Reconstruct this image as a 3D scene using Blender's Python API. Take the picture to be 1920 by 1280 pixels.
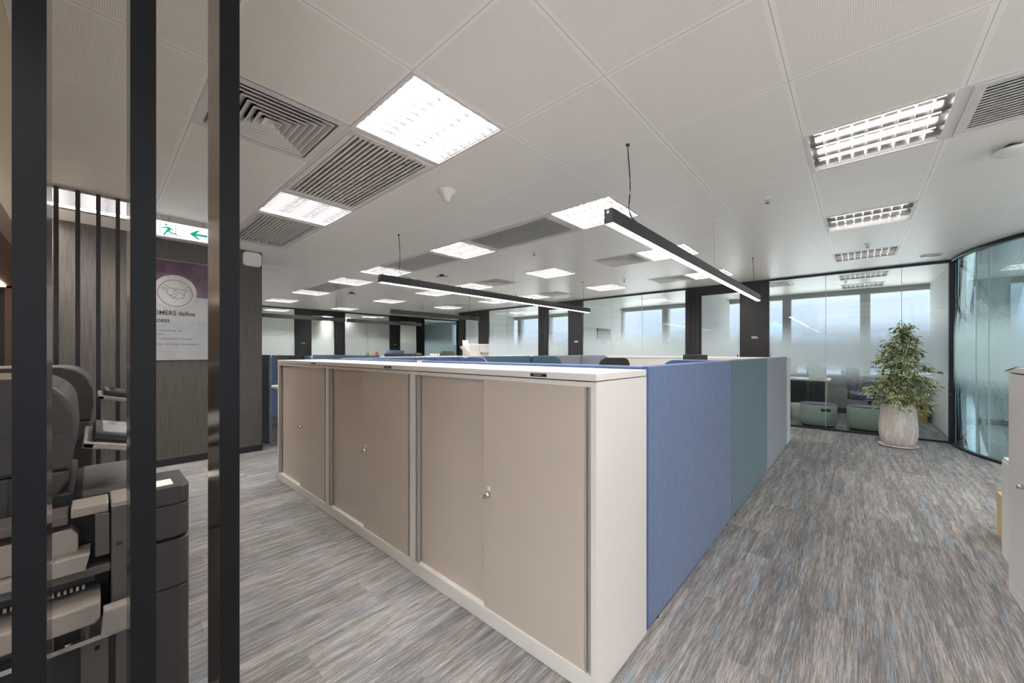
import bpy, bmesh, math, random
from mathutils import Vector, Matrix
for o in list(bpy.data.objects): bpy.data.objects.remove(o, do_unlink=True)
S = bpy.context.scene; C = S.collection
rnd = random.Random(7)
PI = math.pi
ZC = 2.505                      # ceiling height

# ------------------------------------------------------------ camera, world, exposure
cd = bpy.data.cameras.new('camera'); cam = bpy.data.objects.new('camera', cd); C.objects.link(cam)
cd.sensor_width = 36; cd.lens = 36*711.25/1920; cd.shift_y = 19.5/1920; cd.clip_start = .05; cd.clip_end = 900
cam.location = (0, 0, 1.25); cam.rotation_euler = (PI/2, 0, .738)
S.camera = cam
S.view_settings.view_transform = 'Standard'; S.view_settings.look = 'None'
S.view_settings.exposure = 0.57; S.view_settings.gamma = 1; S.view_settings.use_curve_mapping = False
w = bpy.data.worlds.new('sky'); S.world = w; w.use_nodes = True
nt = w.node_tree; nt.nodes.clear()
out = nt.nodes.new('ShaderNodeOutputWorld'); bg = nt.nodes.new('ShaderNodeBackground')
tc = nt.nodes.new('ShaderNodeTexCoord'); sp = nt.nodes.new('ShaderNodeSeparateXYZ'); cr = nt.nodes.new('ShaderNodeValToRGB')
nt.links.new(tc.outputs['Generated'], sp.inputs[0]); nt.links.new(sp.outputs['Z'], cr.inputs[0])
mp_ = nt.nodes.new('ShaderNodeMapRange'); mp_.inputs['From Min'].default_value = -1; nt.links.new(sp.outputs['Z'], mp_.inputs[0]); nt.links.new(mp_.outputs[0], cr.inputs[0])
# overcast day: haze at the horizon, brighter towards the zenith, ground below made extra bright to light the ceiling
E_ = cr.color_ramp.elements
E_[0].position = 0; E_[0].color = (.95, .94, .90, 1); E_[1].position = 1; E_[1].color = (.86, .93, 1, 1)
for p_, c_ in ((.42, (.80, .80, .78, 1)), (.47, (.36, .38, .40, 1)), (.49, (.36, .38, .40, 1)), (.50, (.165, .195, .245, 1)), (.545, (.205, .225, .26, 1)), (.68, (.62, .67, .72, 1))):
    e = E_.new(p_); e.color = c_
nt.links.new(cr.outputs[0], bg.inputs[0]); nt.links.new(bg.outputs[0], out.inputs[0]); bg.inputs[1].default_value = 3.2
LAMP = 54.0         # radiance of the ceiling tubes
BEAM = 12.0

# ------------------------------------------------------------ materials
def newmat(name):
    m = bpy.data.materials.new(name); m.use_nodes = True
    return m, m.node_tree, m.node_tree.nodes['Principled BSDF']
def mat(name, col, rough=.5, metal=0, spec=.5, noise=0, nscale=20, bump=0, emis=None, es=0):
    m, t, b = newmat(name)
    b.inputs['Base Color'].default_value = (*col, 1); b.inputs['Roughness'].default_value = rough
    b.inputs['Metallic'].default_value = metal; b.inputs['Specular IOR Level'].default_value = spec
    if noise or bump:
        tcn = t.nodes.new('ShaderNodeTexCoord'); n = t.nodes.new('ShaderNodeTexNoise')
        n.inputs['Scale'].default_value = nscale; n.inputs['Detail'].default_value = 4
        t.links.new(tcn.outputs['Object'], n.inputs['Vector'])
        if noise:
            r = t.nodes.new('ShaderNodeValToRGB')
            r.color_ramp.elements[0].position = .3; r.color_ramp.elements[1].position = .7
            r.color_ramp.elements[0].color = (*[c*(1-noise) for c in col], 1)
            r.color_ramp.elements[1].color = (*[min(1, c*(1+noise)) for c in col], 1)
            t.links.new(n.outputs[0], r.inputs[0]); t.links.new(r.outputs[0], b.inputs['Base Color'])
        if bump:
            bn = t.nodes.new('ShaderNodeBump'); bn.inputs['Strength'].default_value = bump; bn.inputs['Distance'].default_value = .002
            t.links.new(n.outputs[0], bn.inputs['Height']); t.links.new(bn.outputs[0], b.inputs['Normal'])
    if emis:
        b.inputs['Emission Color'].default_value = (*emis, 1); b.inputs['Emission Strength'].default_value = es
    return m
def N(t, kind, **kw):
    n = t.nodes.new(kind)
    for k, v in kw.items(): setattr(n, k, v)
    return n
def math_(t, op, a, b=None, c=None, clamp=False):
    n = t.nodes.new('ShaderNodeMath'); n.operation = op; n.use_clamp = clamp
    for i, v in enumerate((a, b, c)):
        if v is None: continue
        if isinstance(v, (int, float)): n.inputs[i].default_value = v
        else: t.links.new(v, n.inputs[i])
    return n.outputs[0]
def mixc(t, f, a, b):
    n = t.nodes.new('ShaderNodeMix'); n.data_type = 'RGBA'
    for s, v in ((n.inputs[0], f), (n.inputs[6], a), (n.inputs[7], b)):
        if isinstance(v, (int, float)): s.default_value = v
        elif isinstance(v, tuple): s.default_value = (*v, 1)
        else: t.links.new(v, s)
    return n.outputs[2]

TX, TY, GX, GY = .615, .605, -.85, 2.165     # ceiling grid pitch and origin
def cellx(i): return GX+TX*i
def celly(j): return GY+TY*j

def ceiling_mat():
    m, t, b = newmat('perforated_ceiling')
    tcn = N(t, 'ShaderNodeTexCoord'); s = N(t, 'ShaderNodeSeparateXYZ'); t.links.new(tcn.outputs['Object'], s.inputs[0])
    def edge(sock, org, T):     # distance to the nearest joint, metres
        u = math_(t, 'DIVIDE', math_(t, 'SUBTRACT', sock, org), T)
        f = math_(t, 'FRACT', u); d = math_(t, 'MINIMUM', f, math_(t, 'SUBTRACT', 1.0, f))
        return math_(t, 'MULTIPLY', d, T)
    ex = edge(s.outputs[0], GX, TX); ey = edge(s.outputs[1], GY, TY)
    em = math_(t, 'MINIMUM', ex, ey)
    P = .0068
    px = math_(t, 'SUBTRACT', math_(t, 'FRACT', math_(t, 'DIVIDE', s.outputs[0], P)), .5)
    py = math_(t, 'SUBTRACT', math_(t, 'FRACT', math_(t, 'DIVIDE', s.outputs[1], P)), .5)
    r2 = math_(t, 'ADD', math_(t, 'MULTIPLY', px, px), math_(t, 'MULTIPLY', py, py))
    hole = math_(t, 'MULTIPLY', math_(t, 'LESS_THAN', r2, .042), math_(t, 'GREATER_THAN', em, .02))
    line = math_(t, 'LESS_THAN', em, .0018)
    lip = math_(t, 'LESS_THAN', em, .008)
    c1 = mixc(t, hole, (.89, .85, .80), (.40, .38, .355))
    c2 = mixc(t, lip, c1, (.90, .87, .84))
    c3 = mixc(t, line, c2, (.50, .47, .44))
    t.links.new(c3, b.inputs['Base Color'])
    b.inputs['Roughness'].default_value = .38; b.inputs['Specular IOR Level'].default_value = .5
    return m
def carpet_mat():
    m, t, b = newmat('streaked_carpet')
    tcn = N(t, 'ShaderNodeTexCoord'); s = N(t, 'ShaderNodeSeparateXYZ'); t.links.new(tcn.outputs['Object'], s.inputs[0])
    # carpet planks 0.25 x 1 m, every plank shifted in the pattern
    bx = math_(t, 'FLOOR', math_(t, 'DIVIDE', s.outputs[0], .25))
    yy = math_(t, 'ADD', s.outputs[1], math_(t, 'MULTIPLY', bx, .37))
    by = math_(t, 'FLOOR', yy)
    cb = N(t, 'ShaderNodeCombineXYZ'); t.links.new(bx, cb.inputs[0]); t.links.new(by, cb.inputs[1])
    wn = N(t, 'ShaderNodeTexWhiteNoise', noise_dimensions='3D'); t.links.new(cb.outputs[0], wn.inputs[0])
    def streak(sx, sy, off, detail=3, rough=.6):
        c = N(t, 'ShaderNodeCombineXYZ')
        t.links.new(math_(t, 'MULTIPLY', s.outputs[0], sx), c.inputs[0])
        t.links.new(math_(t, 'MULTIPLY', s.outputs[1], sy), c.inputs[1])
        t.links.new(math_(t, 'ADD', math_(t, 'MULTIPLY', wn.outputs[0], 9.0), off), c.inputs[2])
        n = N(t, 'ShaderNodeTexNoise'); n.inputs['Scale'].default_value = 1; n.inputs['Detail'].default_value = detail
        n.inputs['Roughness'].default_value = rough
        t.links.new(c.outputs[0], n.inputs['Vector']); return n.outputs[0]
    ln = math_(t, 'FLOOR', math_(t, 'DIVIDE', s.outputs[0], .0028))           # rows of tufts
    w1 = N(t, 'ShaderNodeTexWhiteNoise', noise_dimensions='1D'); t.links.new(ln, w1.inputs['W'])
    def rows(sy, off, detail=2):
        c = N(t, 'ShaderNodeCombineXYZ'); t.links.new(math_(t, 'MULTIPLY', w1.outputs[0], 57.0), c.inputs[0])
        t.links.new(math_(t, 'MULTIPLY', s.outputs[1], sy), c.inputs[1]); c.inputs[2].default_value = off
        n = N(t, 'ShaderNodeTexNoise'); n.inputs['Scale'].default_value = 1; n.inputs['Detail'].default_value = detail
        t.links.new(c.outputs[0], n.inputs['Vector']); return n.outputs[0]
    big = streak(30, 1.5, 5, 4, .6); patch = streak(4, 1.2, 2, 2, .5); blue = streak(44, 2.6, 11, 3, .5)
    row = rows(8, 0, 3); rowb = rows(6, 31); fib = streak(380, 260, 3, 2, .7)
    v = math_(t, 'ADD', math_(t, 'MULTIPLY', big, .36), math_(t, 'MULTIPLY', row, .50))
    v = math_(t, 'ADD', v, math_(t, 'MULTIPLY', patch, .14))
    v = math_(t, 'ADD', v, math_(t, 'MULTIPLY', math_(t, 'SUBTRACT', fib, .5), .22))
    v = math_(t, 'ADD', v, math_(t, 'MULTIPLY', math_(t, 'SUBTRACT', wn.outputs[0], .5), .035))
    r = N(t, 'ShaderNodeValToRGB'); t.links.new(v, r.inputs[0])
    E = r.color_ramp.elements
    E[0].position = .36; E[0].color = (.106, .104, .106, 1); E[1].position = .66; E[1].color = (.425, .40, .385, 1)
    q = E.new(.47); q.color = (.170, .165, .165, 1); q = E.new(.54); q.color = (.262, .249, .243, 1)
    bm_ = N(t, 'ShaderNodeMapRange'); t.links.new(math_(t, 'ADD', math_(t, 'MULTIPLY', blue, .62), math_(t, 'MULTIPLY', rowb, .38)), bm_.inputs[0]); bm_.inputs['From Min'].default_value = .545; bm_.inputs['From Max'].default_value = .60
    lum = N(t, 'ShaderNodeRGBToBW'); t.links.new(r.outputs[0], lum.inputs[0])
    bl = mixc(t, math_(t, 'MULTIPLY', lum.outputs[0], 2.2, clamp=True), (.075, .105, .13), (.33, .46, .58))
    c2 = mixc(t, math_(t, 'MULTIPLY', bm_.outputs[0], .62), r.outputs[0], bl)
    t.links.new(c2, b.inputs['Base Color']); b.inputs['Roughness'].default_value = .95; b.inputs['Specular IOR Level'].default_value = .12
    bn = N(t, 'ShaderNodeBump'); bn.inputs['Strength'].default_value = .5; bn.inputs['Distance'].default_value = .003
    t.links.new(fib, bn.inputs['Height']); t.links.new(bn.outputs[0], b.inputs['Normal'])
    return m
def veneer_mat(name, dark, light, axis=0):
    m, t, b = newmat(name)
    tcn = N(t, 'ShaderNodeTexCoord'); mp = N(t, 'ShaderNodeMapping'); mp.inputs['Scale'].default_value = (260, 260, 3)
    t.links.new(tcn.outputs['Object'], mp.inputs[0]); n = N(t, 'ShaderNodeTexNoise'); n.inputs['Scale'].default_value = 1; n.inputs['Detail'].default_value = 5
    t.links.new(mp.outputs[0], n.inputs['Vector']); r = N(t, 'ShaderNodeValToRGB'); t.links.new(n.outputs[0], r.inputs[0])
    r.color_ramp.elements[0].position = .38; r.color_ramp.elements[1].position = .62
    r.color_ramp.elements[0].color = (*dark, 1); r.color_ramp.elements[1].color = (*light, 1)
    t.links.new(r.outputs[0], b.inputs['Base Color']); b.inputs['Roughness'].default_value = .5
    return m
def felt_mat(name, col):
    m, t, b = newmat(name)
    tcn = N(t, 'ShaderNodeTexCoord'); n = N(t, 'ShaderNodeTexNoise'); n.inputs['Scale'].default_value = 420; n.inputs['Detail'].default_value = 3
    n2 = N(t, 'ShaderNodeTexNoise'); n2.inputs['Scale'].default_value = 30; n2.inputs['Detail'].default_value = 3
    for q in (n, n2): t.links.new(tcn.outputs['Object'], q.inputs['Vector'])
    v = math_(t, 'ADD', math_(t, 'MULTIPLY', n.outputs[0], .75), math_(t, 'MULTIPLY', n2.outputs[0], .25))
    r = N(t, 'ShaderNodeValToRGB'); t.links.new(v, r.inputs[0]); r.color_ramp.elements[0].position = .36; r.color_ramp.elements[1].position = .64
    r.color_ramp.elements[0].color = (*[c*.72 for c in col], 1); r.color_ramp.elements[1].color = (*[min(1, c*1.3) for c in col], 1)
    t.links.new(r.outputs[0], b.inputs['Base Color']); b.inputs['Roughness'].default_value = .95; b.inputs['Sheen Weight'].default_value = .15
    bn = N(t, 'ShaderNodeBump'); bn.inputs['Strength'].default_value = .25; bn.inputs['Distance'].default_value = .002
    t.links.new(n.outputs[0], bn.inputs['Height']); t.links.new(bn.outputs[0], b.inputs['Normal'])
    return m
def glass_mat(name, tint, film, lo=(.80, 1.02), hi=(1.26, 1.80), fmax=.93):
    """clear glass with a graduated frosted film between two heights (world z = object z here)"""
    m = bpy.data.materials.new(name); m.use_nodes = True; t = m.node_tree; t.nodes.clear()
    o = N(t, 'ShaderNodeOutputMaterial'); tr = N(t, 'ShaderNodeBsdfTransparent'); tr.inputs[0].default_value = (*tint, 1)
    gl = N(t, 'ShaderNodeBsdfGlossy'); gl.inputs['Roughness'].default_value = .0; fr = N(t, 'ShaderNodeLayerWeight'); fr.inputs[0].default_value = .22
    mx = N(t, 'ShaderNodeMixShader'); t.links.new(math_(t, 'MINIMUM', math_(t, 'ADD', math_(t, 'MULTIPLY', fr.outputs['Fresnel'], .8), .03), .6), mx.inputs[0])
    t.links.new(tr.outputs[0], mx.inputs[1]); t.links.new(gl.outputs[0], mx.inputs[2])
    if film:
        tl = N(t, 'ShaderNodeBsdfTranslucent'); tl.inputs[0].default_value = (*film, 1)
        df = N(t, 'ShaderNodeBsdfDiffuse'); df.inputs[0].default_value = (*film, 1)
        m2 = N(t, 'ShaderNodeMixShader'); m2.inputs[0].default_value = .42
        t.links.new(tl.outputs[0], m2.inputs[1]); t.links.new(df.outputs[0], m2.inputs[2])
        g = N(t, 'ShaderNodeNewGeometry'); s = N(t, 'ShaderNodeSeparateXYZ'); t.links.new(g.outputs['Position'], s.inputs[0])
        def ramp(a, b):
            n = N(t, 'ShaderNodeMapRange', interpolation_type='SMOOTHSTEP'); n.inputs['From Min'].default_value = a; n.inputs['From Max'].default_value = b
            t.links.new(s.outputs[2], n.inputs[0]); return n.outputs[0]
        f = math_(t, 'MULTIPLY', ramp(*lo), math_(t, 'SUBTRACT', 1.0, ramp(*hi)))
        f = math_(t, 'MULTIPLY', f, fmax)
        # the film is a print of fine opaque dots, denser where it is more frosted
        sc = N(t, 'ShaderNodeVectorMath', operation='SCALE'); sc.inputs['Scale'].default_value = 700; t.links.new(g.outputs['Position'], sc.inputs[0])
        fl = N(t, 'ShaderNodeVectorMath', operation='FLOOR'); t.links.new(sc.outputs[0], fl.inputs[0])
        wn = N(t, 'ShaderNodeTexWhiteNoise', noise_dimensions='3D'); t.links.new(fl.outputs[0], wn.inputs[0])
        f = math_(t, 'LESS_THAN', wn.outputs[0], f)
        m3 = N(t, 'ShaderNodeMixShader'); t.links.new(f, m3.inputs[0]); t.links.new(mx.outputs[0], m3.inputs[1]); t.links.new(m2.outputs[0], m3.inputs[2])
        t.links.new(m3.outputs[0], o.inputs[0])
    else: t.links.new(mx.outputs[0], o.inputs[0])
    return m
def emit_mat(name, col, st):
    m = bpy.data.materials.new(name); m.use_nodes = True; t = m.node_tree; t.nodes.clear()
    o = N(t, 'ShaderNodeOutputMaterial'); e = N(t, 'ShaderNodeEmission'); e.inputs[0].default_value = (*col, 1); e.inputs[1].default_value = st
    t.links.new(e.outputs[0], o.inputs[0]); return m
def pot_mat():
    m, t, b = newmat('pale_stone_veined')
    tcn = N(t, 'ShaderNodeTexCoord'); mp = N(t, 'ShaderNodeMapping'); mp.inputs['Scale'].default_value = (9, 9, 1.6); mp.inputs['Rotation'].default_value = (.12, .2, 0)
    t.links.new(tcn.outputs['Object'], mp.inputs[0]); n = N(t, 'ShaderNodeTexNoise'); n.inputs['Scale'].default_value = 2.2; n.inputs['Detail'].default_value = 8; n.inputs['Roughness'].default_value = .65
    t.links.new(mp.outputs[0], n.inputs['Vector']); r = N(t, 'ShaderNodeValToRGB'); t.links.new(n.outputs[0], r.inputs[0])
    E = r.color_ramp.elements; E[0].position = .40; E[0].color = (.50, .45, .40, 1); E[1].position = .56; E[1].color = (.66, .62, .57, 1)
    q = E.new(.49); q.color = (.60, .56, .51, 1); q = E.new(.505); q.color = (.33, .27, .22, 1); q = E.new(.52); q.color = (.62, .58, .53, 1)
    t.links.new(r.outputs[0], b.inputs['Base Color']); b.inputs['Roughness'].default_value = .6
    return m
def leaf_mat():
    m, t, b = newmat('variegated_leaf')
    uv = N(t, 'ShaderNodeUVMap'); s = N(t, 'ShaderNodeSeparateXYZ'); t.links.new(uv.outputs[0], s.inputs[0])
    g = N(t, 'ShaderNodeNewGeometry')
    n = N(t, 'ShaderNodeTexNoise'); n.inputs['Scale'].default_value = 60; t.links.new(g.outputs['Position'], n.inputs['Vector'])
    d = math_(t, 'ADD', math_(t, 'ABSOLUTE', math_(t, 'SUBTRACT', s.outputs[0], .5)), math_(t, 'MULTIPLY', math_(t, 'SUBTRACT', n.outputs[0], .5), .5))
    r = N(t, 'ShaderNodeValToRGB'); t.links.new(d, r.inputs[0]); r.color_ramp.elements[0].position = .20; r.color_ramp.elements[1].position = .30
    r.color_ramp.elements[0].color = (.085, .15, .04, 1); r.color_ramp.elements[1].color = (.66, .68, .38, 1)
    t.links.new(r.outputs[0], b.inputs['Base Color']); b.inputs['Roughness'].default_value = .4
    return m
M = dict(
 ceil=ceiling_mat(), carpet=carpet_mat(),
 ceilwhite=mat('white_ceiling_metal', (.72, .69, .65), .45),
 wallwhite=mat('white_painted_wall', (.74, .73, .71), .7, noise=.015, nscale=3),
 sillwhite=mat('pale_grey_paint', (.70, .70, .69), .6, noise=.02, nscale=4),
 winframe=mat('grey_window_surround', (.36, .375, .37), .55, noise=.02, nscale=4),
 black=mat('black_powder_coated_metal', (.014, .014, .016), .38, noise=.1, nscale=8),
 blackpanel=mat('black_laminate_panel', (.018, .018, .020), .42, noise=.12, nscale=5),
 fin=mat('dark_anodised_metal', (.006, .007, .009), .34, spec=.2),
 finedge=mat('bronze_brushed_metal', (.20, .165, .13), .16, metal=.9),
 wood=veneer_mat('grey_brown_veneer', (.060, .054, .049), (.108, .099, .090)),
 brown=mat('brown_laminate', (.115, .062, .038), .4, noise=.1, nscale=12),
 beige=mat('beige_cupboard_laminate', (.52, .40, .27), .45, noise=.03, nscale=8),
 splash=mat('pink_white_backsplash', (.72, .62, .55), .3, noise=.02, nscale=8),
 cabwhite=mat('white_powder_coated_steel', (.70, .68, .655), .42, bump=.04, nscale=500),
 cabdoor=mat('greige_steel_door', (.52, .455, .40), .40, bump=.04, nscale=500),
 rail=mat('grey_plastic_profile', (.36, .34, .32), .45, noise=.02, nscale=20),
 steel=mat('brushed_chrome', (.62, .60, .57), .25, metal=1, noise=.04, nscale=30),
 plate=mat('black_name_plate', (.010, .010, .010), .35, noise=.1, nscale=40),
 white=mat('white_plastic', (.76, .75, .73), .4, noise=.01, nscale=20),
 paper=mat('white_paper', (.80, .79, .77), .7, noise=.01, nscale=20),
 blue=felt_mat('blue_felt', (.072, .128, .262)), teal=felt_mat('teal_felt', (.052, .118, .165)), grey=felt_mat('grey_felt', (.20, .225, .27)),
 bluetrim=mat('light_blue_piping', (.26, .34, .55), .8, noise=.05, nscale=60),
 beam=mat('graphite_aluminium', (.020, .020, .022), .42, metal=.1, noise=.05, nscale=12),
 wire=mat('black_cable', (.012, .012, .012), .5, noise=.1, nscale=50),
 strand=mat('steel_cable', (.18, .17, .16), .4, metal=.6, noise=.1, nscale=50),
 tube=emit_mat('lit_tube', (1, .945, .885), LAMP), tubedim=emit_mat('dim_tube', (1, .955, .90), 7), tubeled=emit_mat('led_strip', (1, .86, .80), BEAM),
 led=emit_mat('warm_led', (1, .74, .52), 9), ledoff=mat('unlit_diffuser', (.10, .10, .10), .5, noise=.02, nscale=20),
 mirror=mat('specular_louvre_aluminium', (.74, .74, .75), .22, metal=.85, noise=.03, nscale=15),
 blade=mat('darkened_louvre_blade', (.10, .10, .105), .25, metal=.3), mirrordark=mat('shaded_mirror_aluminium', (.30, .295, .29), .14, metal=.9, noise=.1, nscale=25), bladelit=mat('lit_louvre_blade', (.85, .84, .82), .4),  # lit and shaded copies of the louvre metal, light put into the colour
 vent=mat('vent_metal', (.66, .64, .62), .45, noise=.01, nscale=10), ventdark=mat('vent_cavity', (.008, .008, .008), .9, noise=.1, nscale=10),
 ventgrey=mat('vent_filter', (.52, .49, .46), .8, noise=.05, nscale=30),
 glass=glass_mat('partition_glass', (.92, .965, .965), (.80, .86, .865), lo=(.72, 1.12), fmax=.86),
 glassclear=glass_mat('window_glass', (.97, .985, 1.0), None),
 glassblue=glass_mat('curved_glass', (.80, .92, .95), (.72, .84, .86), lo=(.72, 1.12), fmax=.86),
 copier=mat('charcoal_copier_plastic', (.036, .033, .035), .5, bump=.08, nscale=700), copierd=mat('black_copier_plastic', (.014, .014, .016), .5, noise=.1, nscale=30),
 copierl=mat('warm_grey_copier_plastic', (.26, .235, .215), .45, bump=.05, nscale=600), copierm=mat('mid_grey_copier_plastic', (.075, .070, .069), .5, bump=.06, nscale=600),
 screen=mat('glossy_touch_screen', (.30, .33, .36), .12, noise=.05, nscale=5), screend=mat('dark_screen_glass', (.02, .022, .026), .15, noise=.1, nscale=5),
 pot=pot_mat(), leaf=leaf_mat(), bark=mat('brown_bark', (.12, .085, .055), .8, noise=.3, nscale=60), soil=mat('dark_soil', (.05, .035, .025), .95, noise=.4, nscale=80),
 green=mat('sage_green_leatherette', (.36, .41, .345), .55, noise=.04, nscale=40), seatgrey=felt_mat('dark_grey_felt', (.115, .115, .15)),
 yellow=mat('mustard_carton', (.55, .38, .09), .7, noise=.06, nscale=20), tan=mat('tan_carton', (.56, .42, .20), .75, noise=.06, nscale=20),
 navy=mat('navy_fabric', (.045, .075, .16), .8, noise=.15, nscale=80), red=mat('red_plastic', (.55, .05, .05), .5, noise=.1, nscale=20),
 exitgreen=mat('exit_green', (.0, .30, .17), .4, noise=.02, nscale=10, emis=(0, .30, .17), es=.6), exitface=mat('backlit_sign_face', (.8, .82, .86), .4, noise=.01, nscale=10, emis=(.86, .90, 1), es=.75),
 purple=mat('plum_print', (.105, .035, .085), .25, noise=.35, nscale=6), postergrey=mat('pale_grey_print', (.56, .57, .58), .22, noise=.07, nscale=5),
 posterlight=mat('off_white_print', (.64, .64, .63), .25, noise=.03, nscale=8), ink=mat('dark_ink', (.03, .035, .045), .5, noise=.05, nscale=20), inkgrey=mat('grey_ink', (.16, .16, .17), .5, noise=.05, nscale=20),
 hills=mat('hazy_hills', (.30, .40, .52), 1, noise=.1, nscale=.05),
)

# ------------------------------------------------------------ helpers
def link(name, me, m, parent=None):
    o = bpy.data.objects.new(name, me); C.objects.link(o)
    for mm in (m if isinstance(m, (list, tuple)) else [m]): me.materials.append(mm)
    if parent: o.parent = parent
    return o
def tag(o, label=None, cat=None, group=None, kind=None):
    if label: o['label'] = label
    if cat: o['category'] = cat
    if group: o['group'] = group
    if kind: o['kind'] = kind
    return o
def empty(name, loc, rz=0, label=None, cat=None, group=None):
    o = bpy.data.objects.new(name, None); C.objects.link(o); o.location = loc; o.rotation_euler = (0, 0, rz)
    o.empty_display_size = .05
    return tag(o, label, cat, group)
class B:
    def __init__(s): s.bm = bmesh.new()
    def box(s, x0, x1, y0, y1, z0, z1, mi=0, bev=0):
        vs = [s.bm.verts.new((x, y, z)) for x in (x0, x1) for y in (y0, y1) for z in (z0, z1)]
        fs = [s.bm.faces.new([vs[i] for i in q]) for q in ((0, 1, 3, 2), (4, 6, 7, 5), (0, 4, 5, 1), (2, 3, 7, 6), (0, 2, 6, 4), (1, 5, 7, 3))]
        for f in fs: f.material_index = mi
        if bev: bmesh.ops.bevel(s.bm, geom=list({e for f in fs for e in f.edges}), offset=bev, segments=2, affect='EDGES', profile=.5)
        return s
    def quad(s, pts, mi=0):
        f = s.bm.faces.new([s.bm.verts.new(p) for p in pts]); f.material_index = mi; return s
    def prism(s, prof, axis, a, b, mi=0, bev=0, smooth=False):
        """profile (u,v) extruded along axis: x -> (a,u,v); y -> (u,a,v); z -> (u,v,a)"""
        def P(u, v, t): return {'x': (t, u, v), 'y': (u, t, v), 'z': (u, v, t)}[axis]
        A = [s.bm.verts.new(P(u, v, a)) for u, v in prof]; Bv = [s.bm.verts.new(P(u, v, b)) for u, v in prof]
        n = len(prof); fs = [s.bm.faces.new(A[::-1]), s.bm.faces.new(Bv)]
        for i in range(n):
            f = s.bm.faces.new((A[i], A[(i+1) % n], Bv[(i+1) % n], Bv[i])); f.smooth = smooth; fs.append(f)
        for f in fs: f.material_index = mi
        if bev: bmesh.ops.bevel(s.bm, geom=[e for e in fs[0].edges]+[e for e in fs[1].edges], offset=bev, segments=2, affect='EDGES', profile=.5)
        return s
    def tube(s, pts, r, n=8, mi=0):
        pts = [Vector(p) for p in pts]; rings = []
        for i, p in enumerate(pts):
            d = (pts[min(i+1, len(pts)-1)]-pts[max(i-1, 0)]).normalized()
            a = d.cross(Vector((0, 0, 1)));
            if a.length < .05: a = d.cross(Vector((0, 1, 0)))
            a.normalize(); c = d.cross(a); rr = r[i] if isinstance(r, (list, tuple)) else r
            rings.append([s.bm.verts.new(p+a*math.cos(2*PI*k/n)*rr+c*math.sin(2*PI*k/n)*rr) for k in range(n)])
        for i in range(len(rings)-1):
            for k in range(n):
                f = s.bm.faces.new((rings[i][k], rings[i][(k+1) % n], rings[i+1][(k+1) % n], rings[i+1][k])); f.smooth = True; f.material_index = mi
        s.bm.faces.new(rings[0][::-1]).material_index = mi; s.bm.faces.new(rings[-1]).material_index = mi
        return s
    def lathe(s, prof, cx=0, cy=0, n=32, sx=1, sy=1, mi=0, cap=True):
        rings = [[s.bm.verts.new((cx+r*sx*math.cos(2*PI*k/n), cy+r*sy*math.sin(2*PI*k/n), z)) for k in range(n)] for r, z in prof]
        for i in range(len(rings)-1):
            for k in range(n):
                f = s.bm.faces.new((rings[i][k], rings[i][(k+1) % n], rings[i+1][(k+1) % n], rings[i+1][k])); f.smooth = True; f.material_index = mi
        if cap: s.bm.faces.new(rings[0][::-1]).material_index = mi; s.bm.faces.new(rings[-1]).material_index = mi
        return s
    def rot(s, ang, axis, cent=(0, 0, 0)):
        bmesh.ops.rotate(s.bm, verts=s.bm.verts, cent=cent, matrix=Matrix.Rotation(ang, 3, axis)); return s
    def done(s, name, m, parent=None):
        bmesh.ops.recalc_face_normals(s.bm, faces=s.bm.faces)
        me = bpy.data.meshes.new(name); s.bm.to_mesh(me); s.bm.free()
        return link(name, me, m, parent)
def rr(x0, x1, y0, y1, r, seg=6, corners=(1, 1, 1, 1)):
    """rounded rectangle outline; corners: (x1y0, x1y1, x0y1, x0y0)"""
    P = []
    for (cx, cy, a0, on) in ((x1-r, y0+r, -90, corners[0]), (x1-r, y1-r, 0, corners[1]), (x0+r, y1-r, 90, corners[2]), (x0+r, y0+r, 180, corners[3])):
        if on:
            for k in range(seg+1):
                a = math.radians(a0+90*k/seg); P.append((cx+r*math.cos(a), cy+r*math.sin(a)))
        else:
            P.append({-90: (x1, y0), 0: (x1, y1), 90: (x0, y1), 180: (x0, y0)}[a0])
    return P
def kids(o): return [c for c in bpy.data.objects if c.parent == o]
def dup(root, loc, label, group=None, rz=None, cat=None):
    r = root.copy(); C.objects.link(r); r.location = loc
    if rz is not None: r.rotation_euler = (0, 0, rz)
    r['label'] = label
    if group: r['group'] = group
    for ch in KID[root.name]:
        c = ch.copy(); C.objects.link(c); c.parent = r
        for g in KID.get(ch.name, []):
            d = g.copy(); C.objects.link(d); d.parent = c
    return r
KID = {}
def reg(root):
    KID[root.name] = kids(root)
    for c in KID[root.name]:
        k = kids(c)
        if k: KID[c.name] = k
    return root
def struct(o): o['kind'] = 'structure'; return o
def text(body, size, loc, rot, m, parent, name='lettering', bold=0, sx=1):
    cu = bpy.data.curves.new(name, 'FONT'); cu.body = body; cu.size = size; cu.extrude = .0006; cu.offset = bold
    o = bpy.data.objects.new('tmp', cu); C.objects.link(o)
    me = o.to_mesh().copy(); me.name = name; bpy.data.objects.remove(o)
    q = link(name, me, m, parent); q.location = loc; q.rotation_euler = rot; q.scale = (sx, 1, 1)
    return q
ORD = ['first', 'second', 'third', 'fourth', 'fifth', 'sixth', 'seventh', 'eighth', 'ninth', 'tenth']

# ------------------------------------------------------------ the room shell
XW, YW = -11.9, 7.85              # glazed office fronts
struct(B().box(-15.2, 5.2, -3.0, 10.6, -.12, 0).done('floor', M['carpet']))
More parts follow.
